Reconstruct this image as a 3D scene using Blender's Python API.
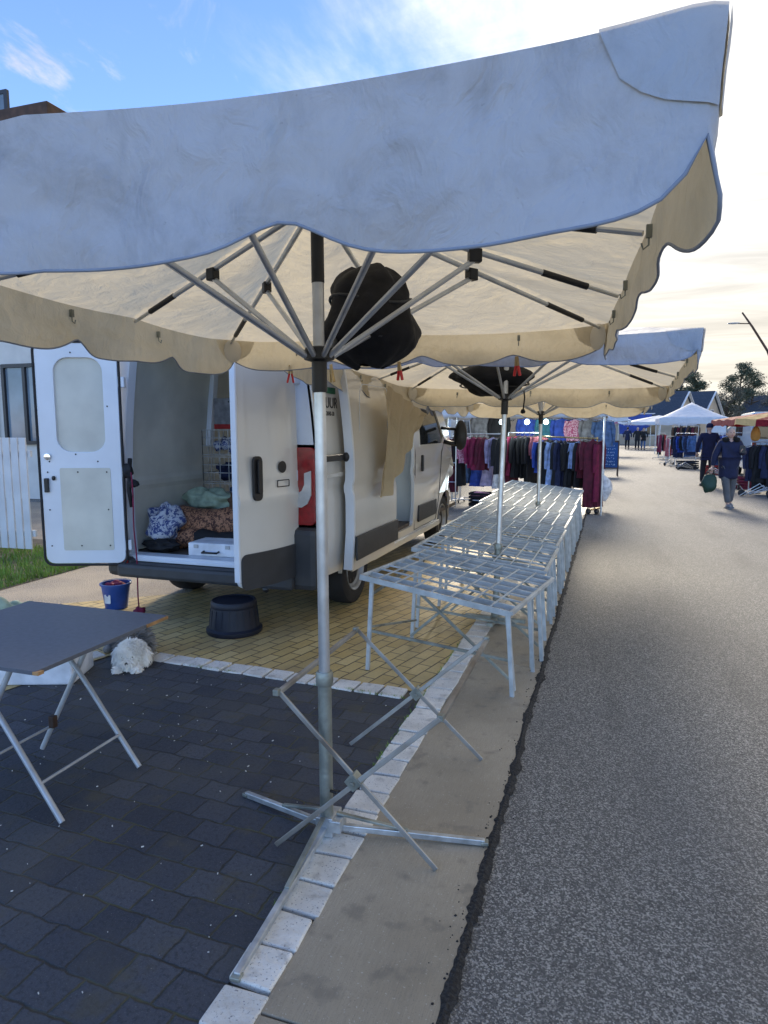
import bpy, bmesh, math, random
from mathutils import Vector, Matrix, noise as mnoise
from mathutils.geometry import tessellate_polygon
R = math.radians
rnd = random.Random(7)
for o in list(bpy.data.objects): bpy.data.objects.remove(o)
scene = bpy.context.scene
col = scene.collection

# ---------------------------------------------------------------- camera, sky, sun, exposure
cam_d = bpy.data.cameras.new('camera'); cam = bpy.data.objects.new('camera', cam_d); col.objects.link(cam)
FPX, CAM_H = 670.0, 1.62
cam_d.sensor_fit = 'VERTICAL'; cam_d.sensor_height = 24.0; cam_d.lens = 24.0 * FPX / 1024.0
cam_d.clip_start = 0.05; cam_d.clip_end = 3000
th = math.atan((512 - 428) / FPX); psi = math.atan((610 - 384) / FPX * math.cos(th))
cam.location = (0, 0, CAM_H); cam.rotation_euler = (math.pi / 2 - th, 0, psi)
scene.camera = cam

SUN_EL, SUN_AZ = 28.0, -8.0          # azimuth measured from +Y towards +X
sun_d = bpy.data.lights.new('sun', 'SUN'); sun = bpy.data.objects.new('sun', sun_d); col.objects.link(sun)
sun_d.energy = 1.9; sun_d.angle = R(19); sun_d.color = (1.0, 0.88, 0.70)
sv = Vector((math.sin(R(SUN_AZ)) * math.cos(R(SUN_EL)), math.cos(R(SUN_AZ)) * math.cos(R(SUN_EL)), math.sin(R(SUN_EL))))
sun.rotation_euler = sv.to_track_quat('Z', 'Y').to_euler()

world = bpy.data.worlds.new('World'); scene.world = world; world.use_nodes = True
wn = world.node_tree; N = wn.nodes; L = wn.links; N.clear()
sky = N.new('ShaderNodeTexSky'); sky.sky_type = 'NISHITA'; sky.sun_disc = False
sky.sun_elevation = R(SUN_EL); sky.sun_rotation = R(SUN_AZ); sky.air_density = 1.0; sky.dust_density = 0.0; sky.ozone_density = 4.0
tc = N.new('ShaderNodeTexCoord')
def wmath(op, a, b=None, c=None):
    n = N.new('ShaderNodeMath'); n.operation = op
    for i, v in enumerate((a, b, c)):
        if v is None: continue
        if isinstance(v, (int, float)): n.inputs[i].default_value = v
        else: L.new(v, n.inputs[i])
    return n.outputs[0]
def wramp(f, a, b):
    n = N.new('ShaderNodeMapRange'); n.interpolation_type = 'SMOOTHSTEP'
    n.inputs['From Min'].default_value = a; n.inputs['From Max'].default_value = b; L.new(f, n.inputs['Value']); return n.outputs[0]
def wdot(v):
    n = N.new('ShaderNodeVectorMath'); n.operation = 'DOT_PRODUCT'; L.new(tc.outputs['Generated'], n.inputs[0]); n.inputs[1].default_value = Vector(v).normalized(); return n.outputs['Value']
sep = N.new('ShaderNodeSeparateXYZ'); L.new(tc.outputs['Generated'], sep.inputs[0])
zc = wmath('MAXIMUM', sep.outputs[2], 0.0); den = wmath('ADD', zc, 0.16)
comb = N.new('ShaderNodeCombineXYZ'); L.new(wmath('DIVIDE', sep.outputs[0], den), comb.inputs[0]); L.new(wmath('DIVIDE', sep.outputs[1], den), comb.inputs[1])
def wnoise(scale, det, dist, loc=(0, 0, 0), sc=(1, 1, 1), rot=0):
    m = N.new('ShaderNodeMapping'); m.inputs['Location'].default_value = loc; m.inputs['Scale'].default_value = sc; m.inputs['Rotation'].default_value = (0, 0, rot)
    L.new(comb.outputs[0], m.inputs[0])
    n = N.new('ShaderNodeTexNoise'); n.inputs['Scale'].default_value = scale; n.inputs['Detail'].default_value = det; n.inputs['Distortion'].default_value = dist; n.inputs['Roughness'].default_value = .62
    L.new(m.outputs[0], n.inputs['Vector']); return n.outputs['Fac']
n1 = wnoise(1.3, 9, .35, (3.1, 1.7, 0), (1, .55, 1), .5)
n2 = wnoise(4.5, 8, .6, (9, 4, 0), (1, .5, 1), .9)
side = wmath('SUBTRACT', wmath('DIVIDE', sep.outputs[0], wmath('ADD', wmath('ABSOLUTE', sep.outputs[1]), .05)), wmath('MULTIPLY', wmath('LESS_THAN', sep.outputs[1], 0.0), 3.0))   # east/west of the road
base = wmath('ADD', wmath('MULTIPLY_ADD', side, .95, .56), wmath('MULTIPLY', sep.outputs[2], -.18))
bank = wramp(wmath('ADD', base, wmath('MULTIPLY_ADD', n1, 1.3, -.65)), .05, .42)
puff = wmath('MULTIPLY', wramp(n2, .57, .74), wramp(sep.outputs[2], .05, .35))
low = wmath('MULTIPLY', wmath('SUBTRACT', 1.0, wramp(sep.outputs[2], .0, .30)), wramp(side, -1.2, .1))
cover = wmath('MINIMUM', wmath('MAXIMUM', wmath('MAXIMUM', bank, wmath('MULTIPLY', puff, .7)), low), 1.0)
glow = wmath('POWER', wmath('MAXIMUM', wdot(sv), 0.0), 14.0)
ccol = N.new('ShaderNodeMix'); ccol.data_type = 'RGBA'
ccol.inputs['A'].default_value = (1.0, .93, .80, 1); ccol.inputs['B'].default_value = (1.0, .985, .96, 1); L.new(wramp(sep.outputs[2], .03, .33), ccol.inputs['Factor'])
cs = N.new('ShaderNodeVectorMath'); cs.operation = 'SCALE'; L.new(ccol.outputs['Result'], cs.inputs[0])
streak = wnoise(2.2, 7, .9, (1, 7, 0), (.5, 1.6, 1), .2)
L.new(wmath('MULTIPLY', wmath('ADD', wmath('MULTIPLY', glow, 1.6), 2.9), wmath('MULTIPLY_ADD', wramp(streak, .30, .70), .30, .72)), cs.inputs['Scale'])
mix = N.new('ShaderNodeMix'); mix.data_type = 'RGBA'; L.new(cover, mix.inputs['Factor']); tint = N.new('ShaderNodeVectorMath'); tint.operation = 'MULTIPLY'; L.new(sky.outputs[0], tint.inputs[0]); tint.inputs[1].default_value = (.88, .88, 1.0); att = N.new('ShaderNodeVectorMath'); att.operation = 'SCALE'; L.new(tint.outputs[0], att.inputs[0]); L.new(wmath('MULTIPLY_ADD', wramp(wdot(sv), .1, .95), -.42, 1.0), att.inputs['Scale']); L.new(att.outputs[0], mix.inputs['A']); L.new(cs.outputs[0], mix.inputs['B'])
bg = N.new('ShaderNodeBackground'); bg.inputs['Strength'].default_value = 0.15; L.new(mix.outputs['Result'], bg.inputs['Color'])
wo = N.new('ShaderNodeOutputWorld'); L.new(bg.outputs[0], wo.inputs[0])
scene.view_settings.view_transform = 'Standard'; scene.view_settings.look = 'None'; scene.view_settings.gamma = 1; scene.view_settings.use_curve_mapping = False
scene.view_settings.exposure = 1.3

# ---------------------------------------------------------------- materials
def lin(c): return tuple(((v / 12.92) if v <= .04045 else ((v + .055) / 1.055) ** 2.4) for v in c)
def hx(s): return lin(tuple(int(s[i:i + 2], 16) / 255 for i in (0, 2, 4)))
def newmat(name):
    m = bpy.data.materials.new(name); m.use_nodes = True; return m, m.node_tree.nodes, m.node_tree.links, m.node_tree.nodes['Principled BSDF']
def mat(name, c, rough=.6, metal=0, scale=8, amt=.18, bump=.0, bscale=60, spec=.5, c2=None, coat=0):
    m, n, l, p = newmat(name)
    t = n.new('ShaderNodeTexCoord'); ns = n.new('ShaderNodeTexNoise'); ns.inputs['Scale'].default_value = scale; ns.inputs['Detail'].default_value = 6
    l.new(t.outputs['Object'], ns.inputs['Vector'])
    mx = n.new('ShaderNodeMix'); mx.data_type = 'RGBA'
    d = c2 or tuple(max(0, v * (1 - amt)) for v in c); b = c if c2 else tuple(min(1, v * (1 + amt * .6)) for v in c)
    mx.inputs['A'].default_value = (*d, 1); mx.inputs['B'].default_value = (*b, 1)
    mr = n.new('ShaderNodeMapRange'); mr.inputs['From Min'].default_value = .35; mr.inputs['From Max'].default_value = .65; l.new(ns.outputs['Fac'], mr.inputs['Value']); l.new(mr.outputs[0], mx.inputs['Factor'])
    l.new(mx.outputs['Result'], p.inputs['Base Color']); p.inputs['Roughness'].default_value = rough; p.inputs['Metallic'].default_value = metal
    p.inputs['Specular IOR Level'].default_value = spec; p.inputs['Coat Weight'].default_value = coat; p.inputs['Coat Roughness'].default_value = .08
    if bump:
        b2 = n.new('ShaderNodeTexNoise'); b2.inputs['Scale'].default_value = bscale; b2.inputs['Detail'].default_value = 4; l.new(t.outputs['Object'], b2.inputs['Vector'])
        bp = n.new('ShaderNodeBump'); bp.inputs['Strength'].default_value = bump; bp.inputs['Distance'].default_value = .01; l.new(b2.outputs['Fac'], bp.inputs['Height']); l.new(bp.outputs[0], p.inputs['Normal'])
    return m
class NT:
    """small node helper bound to a material"""
    def __init__(s, name): s.m, s.n, s.l, s.p = newmat(name); s.t = s.n.new('ShaderNodeTexCoord')
    def put(s, sock, v):
        if isinstance(v, (int, float)): sock.default_value = v
        elif isinstance(v, tuple): sock.default_value = v if len(v) == 4 or len(v) == len(sock.default_value) else (*v, 1)
        else: s.l.new(v, sock)
    def math(s, op, a, b=0, c=0):
        n = s.n.new('ShaderNodeMath'); n.operation = op
        for i, v in enumerate((a, b, c)): s.put(n.inputs[i], v)
        return n.outputs[0]
    def ramp(s, f, a, b):
        n = s.n.new('ShaderNodeMapRange'); n.interpolation_type = 'SMOOTHSTEP'; n.inputs['From Min'].default_value = a; n.inputs['From Max'].default_value = b; s.l.new(f, n.inputs['Value']); return n.outputs[0]
    def map(s, sc=(1, 1, 1), rot=0, loc=(0, 0, 0), src=None):
        n = s.n.new('ShaderNodeMapping'); n.inputs['Scale'].default_value = sc; n.inputs['Rotation'].default_value = (0, 0, rot); n.inputs['Location'].default_value = loc
        s.l.new(src or s.t.outputs['Object'], n.inputs[0]); return n.outputs[0]
    def noise(s, scale, det=5, vec=None, rough=.55, color=False):
        n = s.n.new('ShaderNodeTexNoise'); n.inputs['Scale'].default_value = scale; n.inputs['Detail'].default_value = det; n.inputs['Roughness'].default_value = rough
        s.l.new(vec or s.t.outputs['Object'], n.inputs['Vector']); return n.outputs['Color' if color else 'Fac']
    def mix(s, f, a, b):
        n = s.n.new('ShaderNodeMix'); n.data_type = 'RGBA'; s.put(n.inputs['Factor'], f); s.put(n.inputs['A'], a); s.put(n.inputs['B'], b); return n.outputs['Result']
    def vor(s, scale, vec=None, feat='F1', out='Distance', rand=1):
        n = s.n.new('ShaderNodeTexVoronoi'); n.feature = feat; n.inputs['Scale'].default_value = scale; n.inputs['Randomness'].default_value = rand; s.l.new(vec or s.t.outputs['Object'], n.inputs['Vector']); return n.outputs[out]
    def brick(s, vec, w, h, mortar, c1, c2, cm, off=.5, smooth=.1):
        n = s.n.new('ShaderNodeTexBrick'); s.l.new(vec, n.inputs['Vector']); n.inputs['Scale'].default_value = 1; n.inputs['Brick Width'].default_value = w; n.inputs['Row Height'].default_value = h
        n.inputs['Mortar Size'].default_value = mortar; n.inputs['Mortar Smooth'].default_value = smooth; n.offset = off; n.inputs['Bias'].default_value = 0
        n.inputs['Color1'].default_value = (*c1, 1); n.inputs['Color2'].default_value = (*c2, 1); n.inputs['Mortar'].default_value = (*cm, 1); return n
    def wob(s, amt, scale, src=None):
        v = s.n.new('ShaderNodeVectorMath'); v.operation = 'SCALE'; v.inputs['Scale'].default_value = amt
        s2 = s.n.new('ShaderNodeVectorMath'); s2.operation = 'SUBTRACT'; s.l.new(s.noise(scale, 3, color=True), s2.inputs[0]); s2.inputs[1].default_value = (.5, .5, .5); s.l.new(s2.outputs[0], v.inputs[0])
        a = s.n.new('ShaderNodeVectorMath'); a.operation = 'ADD'; s.l.new(src or s.t.outputs['Object'], a.inputs[0]); s.l.new(v.outputs[0], a.inputs[1]); return a.outputs[0]
    def bump(s, h, strength=.5, dist=.01, prev=None):
        b = s.n.new('ShaderNodeBump'); b.inputs['Strength'].default_value = strength; b.inputs['Distance'].default_value = dist; s.l.new(h, b.inputs['Height'])
        if prev: s.l.new(prev, b.inputs['Normal'])
        return b.outputs[0]
    def done(s, colr=None, rough=None, normal=None):
        if colr is not None: s.put(s.p.inputs['Base Color'], colr)
        if rough is not None: s.put(s.p.inputs['Roughness'], rough)
        if normal is not None: s.l.new(normal, s.p.inputs['Normal'])
        return s.m

M = {}
# asphalt: dark binder, pale and dark aggregate
a = NT('asphalt'); v1 = a.vor(185); vc = a.vor(185, out='Color'); g = a.noise(95, 6, rough=.8); big = a.noise(.5, 5)
sp = a.n.new('ShaderNodeSeparateColor'); a.l.new(vc, sp.inputs[0])
c = a.mix(a.ramp(sp.outputs[0], .35, 1.0), (.11, .107, .10), (.46, .44, .395)); c = a.mix(a.ramp(g, .49, .63), c, (.052, .051, .048)); c = a.mix(a.math('MULTIPLY', a.ramp(big, .38, .68), .35), c, (.13, .125, .115)); c = a.mix(a.math('MULTIPLY', a.ramp(a.noise(1, 6, a.map((2.2, .35, 1))), .5, .68), .3), c, (.045, .045, .046))
spot = a.math('MULTIPLY', a.ramp(a.vor(2.3), .035, .02), a.ramp(a.noise(3, 2), .5, .6)); c = a.mix(spot, c, (.36, .35, .32))
M['asphalt'] = a.done(c, a.math('MULTIPLY_ADD', g, .25, .60), a.bump(a.math('ADD', a.math('MULTIPLY', v1, .8), g), .75, .006))
a = NT('asphalt_edge'); M['asphalt_edge'] = a.done(a.mix(a.ramp(a.noise(90, 5), .4, .7), (.006, .006, .007), (.035, .035, .036)), .8, a.bump(a.noise(70, 6), 1, .012))
# brushed concrete gutter
a = NT('gutter_concrete'); st = a.noise(1, 4, a.map((260, 14, 1))); bl = a.noise(1.2, 6); wet = a.noise(2.3, 5)
c = a.mix(a.ramp(bl, .3, .7), (.29, .245, .175), (.43, .37, .275)); c = a.mix(a.math('MULTIPLY', a.ramp(st, .35, .7), .22), c, (.13, .12, .10)); c = a.mix(a.math('MULTIPLY', a.ramp(a.noise(190, 3), .56, .70), .45), c, (.12, .11, .095)); c = a.mix(a.math('MULTIPLY', a.ramp(a.noise(120, 2), .66, .72), .5), c, (.6, .57, .5)); c = a.mix(a.math('MULTIPLY', a.ramp(a.noise(9, 6), .54, .70), .5), c, (.14, .13, .11)); c = a.mix(a.math('MULTIPLY', a.ramp(a.noise(1.1, 5, a.map((1, .6, 1))), .5, .66), .4), c, (.12, .11, .09))
M['gutter'] = a.done(c, a.math('MULTIPLY_ADD', a.ramp(wet, .35, .65), -.22, .55), a.bump(st, .25, .004))
# dark interlocking pavers
a = NT('dark_paver'); v = a.map((1, 1, 1), R(3), src=a.wob(.04, 9)); b = a.brick(v, .165, .135, .007, (.030, .035, .050), (.072, .078, .095), (.018, .018, .018), smooth=.9)
c = a.mix(a.math('MULTIPLY', a.ramp(a.noise(170, 4, rough=.8), .55, .68), .55), b.outputs['Color'], (.21, .205, .19)); c = a.mix(a.math('MULTIPLY', a.ramp(a.noise(60, 5, rough=.8), .48, .62), .6), c, (.018, .020, .024))
moss = a.math('MULTIPLY', b.outputs['Fac'], a.ramp(a.noise(3.5, 5), .42, .60)); c = a.mix(a.math('MULTIPLY', moss, .8), c, (.085, .080, .035)); c = a.mix(a.math('MULTIPLY', a.ramp(a.noise(2, 6), .42, .62), .45), c, (.080, .078, .07)); c = a.mix(a.math('MULTIPLY', a.ramp(a.noise(5, 6), .55, .68), .5), c, (.085, .075, .045))
deb = a.math('MULTIPLY', a.ramp(a.vor(45), .07, .03), a.ramp(a.noise(17, 2), .55, .6)); c = a.mix(deb, c, (.45, .42, .36))
M['dark_paver'] = a.done(c, .75, a.bump(a.math('MULTIPLY', b.outputs['Fac'], -1), .8, .008, a.bump(a.noise(60, 4), .45, .006)))
# ochre pavers
a = NT('ochre_paver'); v = a.map((1, 1, 1), R(104), src=a.wob(.008, 8)); b = a.brick(v, .20, .10, .005, (.54, .38, .14), (.66, .50, .22), (.07, .055, .035), smooth=.25)
c = a.mix(a.math('MULTIPLY', a.ramp(a.noise(2.2, 6), .38, .68), .45), b.outputs['Color'], (.24, .19, .11)); c = a.mix(a.math('MULTIPLY', a.ramp(a.noise(70, 4), .5, .75), .35), c, (.16, .12, .07))
M['ochre_paver'] = a.done(c, .52, a.bump(a.math('MULTIPLY', b.outputs['Fac'], -1), .9, .006, a.bump(a.noise(80, 4), .3, .004)))
a = NT('gravel'); c = a.mix(a.ramp(a.vor(90, out='Distance'), .1, .6), (.52, .45, .36), (.30, .25, .19)); c = a.mix(a.ramp(a.noise(1.3, 4), .4, .65), c, (.45, .37, .27)); M['gravel'] = a.done(c, .9, a.bump(a.vor(90), .8, .01))
a = NT('kerb_stone'); c = a.mix(a.ramp(a.noise(5, 5), .3, .7), (.58, .56, .51), (.80, .78, .72)); c = a.mix(a.math('MULTIPLY', a.ramp(a.noise(130, 3), .6, .7), .8), c, (.12, .12, .13)); c = a.mix(a.math('MULTIPLY', a.ramp(a.noise(14, 5), .55, .72), .45), c, (.22, .21, .19))
M['kerb_stone'] = a.done(c, .75, a.bump(a.noise(45, 5), .7, .008))
M['soil'] = mat('soil', (.10, .085, .06), .9, scale=3, amt=.4, bump=.6, bscale=30)
M['grass'] = mat('grass', (.17, .29, .04), .6, scale=5, amt=.45)
# two-sided coated cloth
def cloth(name, outer, inner, trans, transcol, dirt=.25, wr=6):
    a = NT(name); n = a.n; geo = n.new('ShaderNodeNewGeometry')
    d1 = a.ramp(a.noise(2.6, 8, a.wob(.5, 2), rough=.7), .42, .74); d2 = a.ramp(a.noise(11, 6, a.map((1, 1, .35))), .55, .8); d3 = a.ramp(a.noise(60, 3), .7, .78)
    dd = a.math('MULTIPLY', a.math('MINIMUM', a.math('ADD', a.math('ADD', d1, a.math('MULTIPLY', d2, .6)), a.math('MULTIPLY', d3, .5)), 1.0), dirt)
    o = a.mix(dd, outer, tuple(v * .42 for v in outer)); i = a.mix(a.math('MULTIPLY', dd, .5), inner, tuple(v * .6 for v in inner))
    c = a.mix(geo.outputs['Backfacing'], o, i); nr = a.bump(a.noise(wr, 6, a.map((1, 1, .45), src=a.wob(.35, 3))), .8, .045, a.bump(a.noise(2.4, 3, a.wob(.6, 1.5)), .6, .06, a.bump(a.noise(420, 1), .3, .001)))
    a.done(c, .62, nr); a.p.inputs['Specular IOR Level'].default_value = .25
    tr = n.new('ShaderNodeBsdfTranslucent'); a.put(tr.inputs['Color'], a.mix(dd, transcol, tuple(v * .55 for v in transcol))); a.l.new(nr, tr.inputs['Normal'])
    ms = n.new('ShaderNodeMixShader'); ms.inputs[0].default_value = trans; a.l.new(a.p.outputs[0], ms.inputs[1]); a.l.new(tr.outputs[0], ms.inputs[2])
    a.l.new(ms.outputs[0], n['Material Output'].inputs[0]); return a.m
M['canopy'] = cloth('canopy_cloth', (.66, .66, .66), (.76, .68, .52), .36, (.92, .82, .62), .38)
M['valance'] = cloth('valance_cloth', (.46, .50, .57), (.68, .60, .45), .20, (.82, .72, .52), .72)  # white cloth; blue sky-lit shade is painted into the outer colour
M['curtain'] = cloth('curtain_cloth', (.52, .42, .27), (.50, .41, .27), .25, (.6, .48, .3), .3)
M['tent'] = cloth('tent_cloth', (.72, .76, .82), (.66, .68, .70), .25, (.8, .8, .8), .1)
M['striped'] = cloth('red_cloth', (.26, .008, .018), (.26, .01, .02), .3, (.5, .08, .08), .1)
M['cream_cloth'] = cloth('cream_cloth', (.78, .55, .25), (.7, .5, .25), .35, (.85, .6, .3), .1)
M['seam'] = mat('hem_binding', (.26, .29, .36), .8); M['patch'] = mat('patch_vinyl', (.60, .56, .47), .5, scale=4, amt=.12)
M['alu'] = mat('brushed_aluminium', (.60, .62, .64), .36, .85, 12, .15); M['galv'] = mat('galvanised_steel', (.55, .58, .60), .42, .75, 14, .28, .15, 60); M['galv_old'] = mat('weathered_galvanised', (.30, .32, .29), .5, .7, 9, .4, .25, 50)
M['oldsteel'] = mat('old_steel', (.42, .42, .41), .5, .75, 5, .4, .06, 30, c2=(.22, .19, .16))
M['table_steel'] = mat('painted_frame_steel', (.50, .54, .56), .46, .35, 10, .22, .1, 80)
M['black'] = mat('black_plastic', (.012, .012, .014), .45, amt=.3); M['blackcloth'] = mat('black_cloth', (.012, .012, .015), .7, scale=14, amt=.5, bump=.9, bscale=14, spec=.35)
M['rubber'] = mat('rubber', (.016, .016, .018), .75, bump=.3, bscale=120); M['trim'] = mat('grey_bumper_plastic', (.035, .037, .042), .55, bump=.2, bscale=300)
M['vanwhite'] = mat('white_van_paint', (.64, .62, .575), .22, scale=1.5, amt=.07, coat=.6); M['vaninner'] = mat('white_inner_paint', (.66, .70, .76), .35, scale=2, amt=.08)
M['board'] = mat('hardboard_lining', (.60, .585, .51), .6, scale=3, amt=.12); M['floorboard'] = mat('cargo_floor', (.09, .07, .055), .7, amt=.4)
M['glass'] = mat('dark_glass', (.015, .02, .025), .05, scale=2, amt=.2); M['lampred'] = mat('red_lens', (.26, .004, .008), .25, scale=20, amt=.25, coat=.2); M['lampclear'] = mat('clear_lens', (.5, .5, .5), .12, coat=1)
M['rim'] = mat('steel_rim', (.33, .34, .35), .4, .6); M['chrome'] = mat('chrome', (.7, .7, .7), .15, 1)
M['tabletop'] = mat('blue_grey_laminate', (.115, .125, .15), .45, scale=40, amt=.12); M['woodedge'] = mat('chipboard_edge', (.40, .22, .09), .7, scale=20, amt=.4); M['greypaint'] = mat('grey_tube_paint', (.42, .44, .46), .35, .25, 8, .2)
M['bluebucket'] = mat('blue_plastic', (.02, .07, .28), .4); M['stool'] = mat('dark_navy_plastic', (.006, .009, .02), .5, bump=.3, bscale=200); M['foam'] = mat('polystyrene', (.72, .74, .78), .8, bump=.3, bscale=200)
M['red'] = mat('red_plastic', (.5, .015, .012), .35); M['brass'] = mat('brass_clip', (.45, .33, .16), .35, .8); M['rope'] = mat('rope', (.25, .12, .08), .9, bump=.5, bscale=200)
M['fur_white'] = mat('white_fur', (.92, .89, .82), .8, scale=12, amt=.12); M['fur_grey'] = mat('grey_fur', (.34, .32, .29), .85, scale=9, amt=.45)
M['skin'] = mat('skin', (.55, .33, .24), .5, scale=20, amt=.1); M['hair_grey'] = mat('grey_hair', (.30, .28, .25), .6, scale=30, amt=.3, bump=.5, bscale=60); M['hair_dark'] = mat('dark_hair', (.03, .022, .016), .6, bump=.5)
M['navy'] = mat('navy_quilted_cloth', (.007, .011, .045), .8, scale=10, amt=.3, bump=.4, bscale=30); M['navy2'] = mat('navy_wool', (.009, .011, .045), .9); M['darktrouser'] = mat('dark_trousers', (.018, .018, .024), .85); M['greytrouser'] = mat('grey_trousers', (.11, .11, .115), .85)
M['shoe'] = mat('grey_shoe', (.16, .17, .19), .5); M['greenbag'] = mat('dark_green_bag', (.008, .045, .03), .6, bump=.4, bscale=20); M['furblack'] = mat('black_fur_trim', (.01, .009, .009), .95, bump=1, bscale=90)
def colr(k, c, rough=.8, **kw): M[k] = mat(k + '_cloth', c, rough, scale=12, amt=.35, **kw); return M[k]
for k, c in dict(c_black=(.008, .008, .010), c_burg=(.105, .006, .022), c_wine=(.19, .008, .045), c_magenta=(.28, .012, .08), c_pink=(.50, .24, .34), c_lilac=(.34, .30, .46), c_blue=(.02, .06, .33), c_sky=(.35, .48, .78), c_navy=(.012, .018, .06), c_denim=(.06, .12, .26), c_red=(.36, .02, .02), c_grey=(.2, .2, .21), c_white=(.7, .7, .7), c_rose=(.45, .13, .15), c_brown=(.11, .055, .03), c_green=(.30, .38, .28), c_teal=(.03, .15, .2)).items(): colr(k, c)
def pattern(name, a1, a2, sc, thr=.5):
    a = NT(name); return a.done(a.mix(a.ramp(a.noise(sc, 3, a.wob(.3, sc * .5)), thr - .03, thr + .03), a1, a2), .8)
M['paisley'] = pattern('paisley_cloth', (.06, .022, .015), (.36, .17, .09), 26); M['bluepattern'] = pattern('blue_print_cloth', (.50, .53, .60), (.05, .08, .24), 20); M['floral'] = pattern('floral_cloth', (.62, .38, .45), (.36, .05, .13), 22)
M['render_wall'] = mat('pale_render', (.62, .60, .56), .85, scale=2, amt=.1, bump=.2, bscale=60); M['tan_wall'] = mat('tan_render', (.50, .40, .29), .85, scale=1, amt=.15)
M['slate'] = None
a = NT('slate'); b = a.brick(a.map((1, 1, 1), 0), .3, .18, .01, (.05, .065, .09), (.07, .085, .11), (.03, .035, .045)); M['slate'] = a.done(a.mix(.35, b.outputs['Color'], (.07, .085, .11)), .95); a.p.inputs['Specular IOR Level'].default_value = .05
M['frame_dark'] = mat('dark_window_frame', (.02, .02, .024), .4); M['brownwood'] = mat('brown_timber', (.07, .035, .02), .7, scale=6, amt=.4); M['whitewood'] = mat('white_painted_boards', (.62, .63, .64), .6, scale=3, amt=.12)
M['skyglass'] = mat('window_glass', (.18, .24, .30), .06, scale=1, amt=.3); M['bark'] = mat('bark', (.07, .05, .035), .9, bump=.6, bscale=20)
M['leaf'] = mat('pine_foliage', (.075, .095, .06), .8, scale=.7, amt=.5); M['leaf2'] = mat('bare_twig_foliage', (.14, .135, .10), .85, scale=.8, amt=.5)
M['chalkboard'] = mat('blue_chalkboard', (.012, .07, .22), .7, scale=3, amt=.25); M['chalk'] = mat('chalk', (.5, .62, .75), .9); M['bluetarp'] = mat('blue_tarp', (.015, .055, .30), .55, scale=2, amt=.3); M['whitepaint'] = mat('white_paint', (.75, .75, .75), .5)
M['vanblue'] = mat('grey_blue_van_paint', (.30, .40, .50), .3, scale=1, amt=.06, coat=.4); M['vanpale'] = mat('pale_van_paint', (.50, .60, .70), .3, scale=1, amt=.06, coat=.4); M['greentrim'] = mat('green_print', (.02, .16, .07), .5)
def emit(name, c, s):
    m, n, l, p = newmat(name); p.inputs['Emission Color'].default_value = (*c, 1); p.inputs['Emission Strength'].default_value = s; p.inputs['Base Color'].default_value = (*c, 1); return m
M['lampglow'] = emit('lamp_glow', (.75, .95, 1.0), 3.0)

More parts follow.
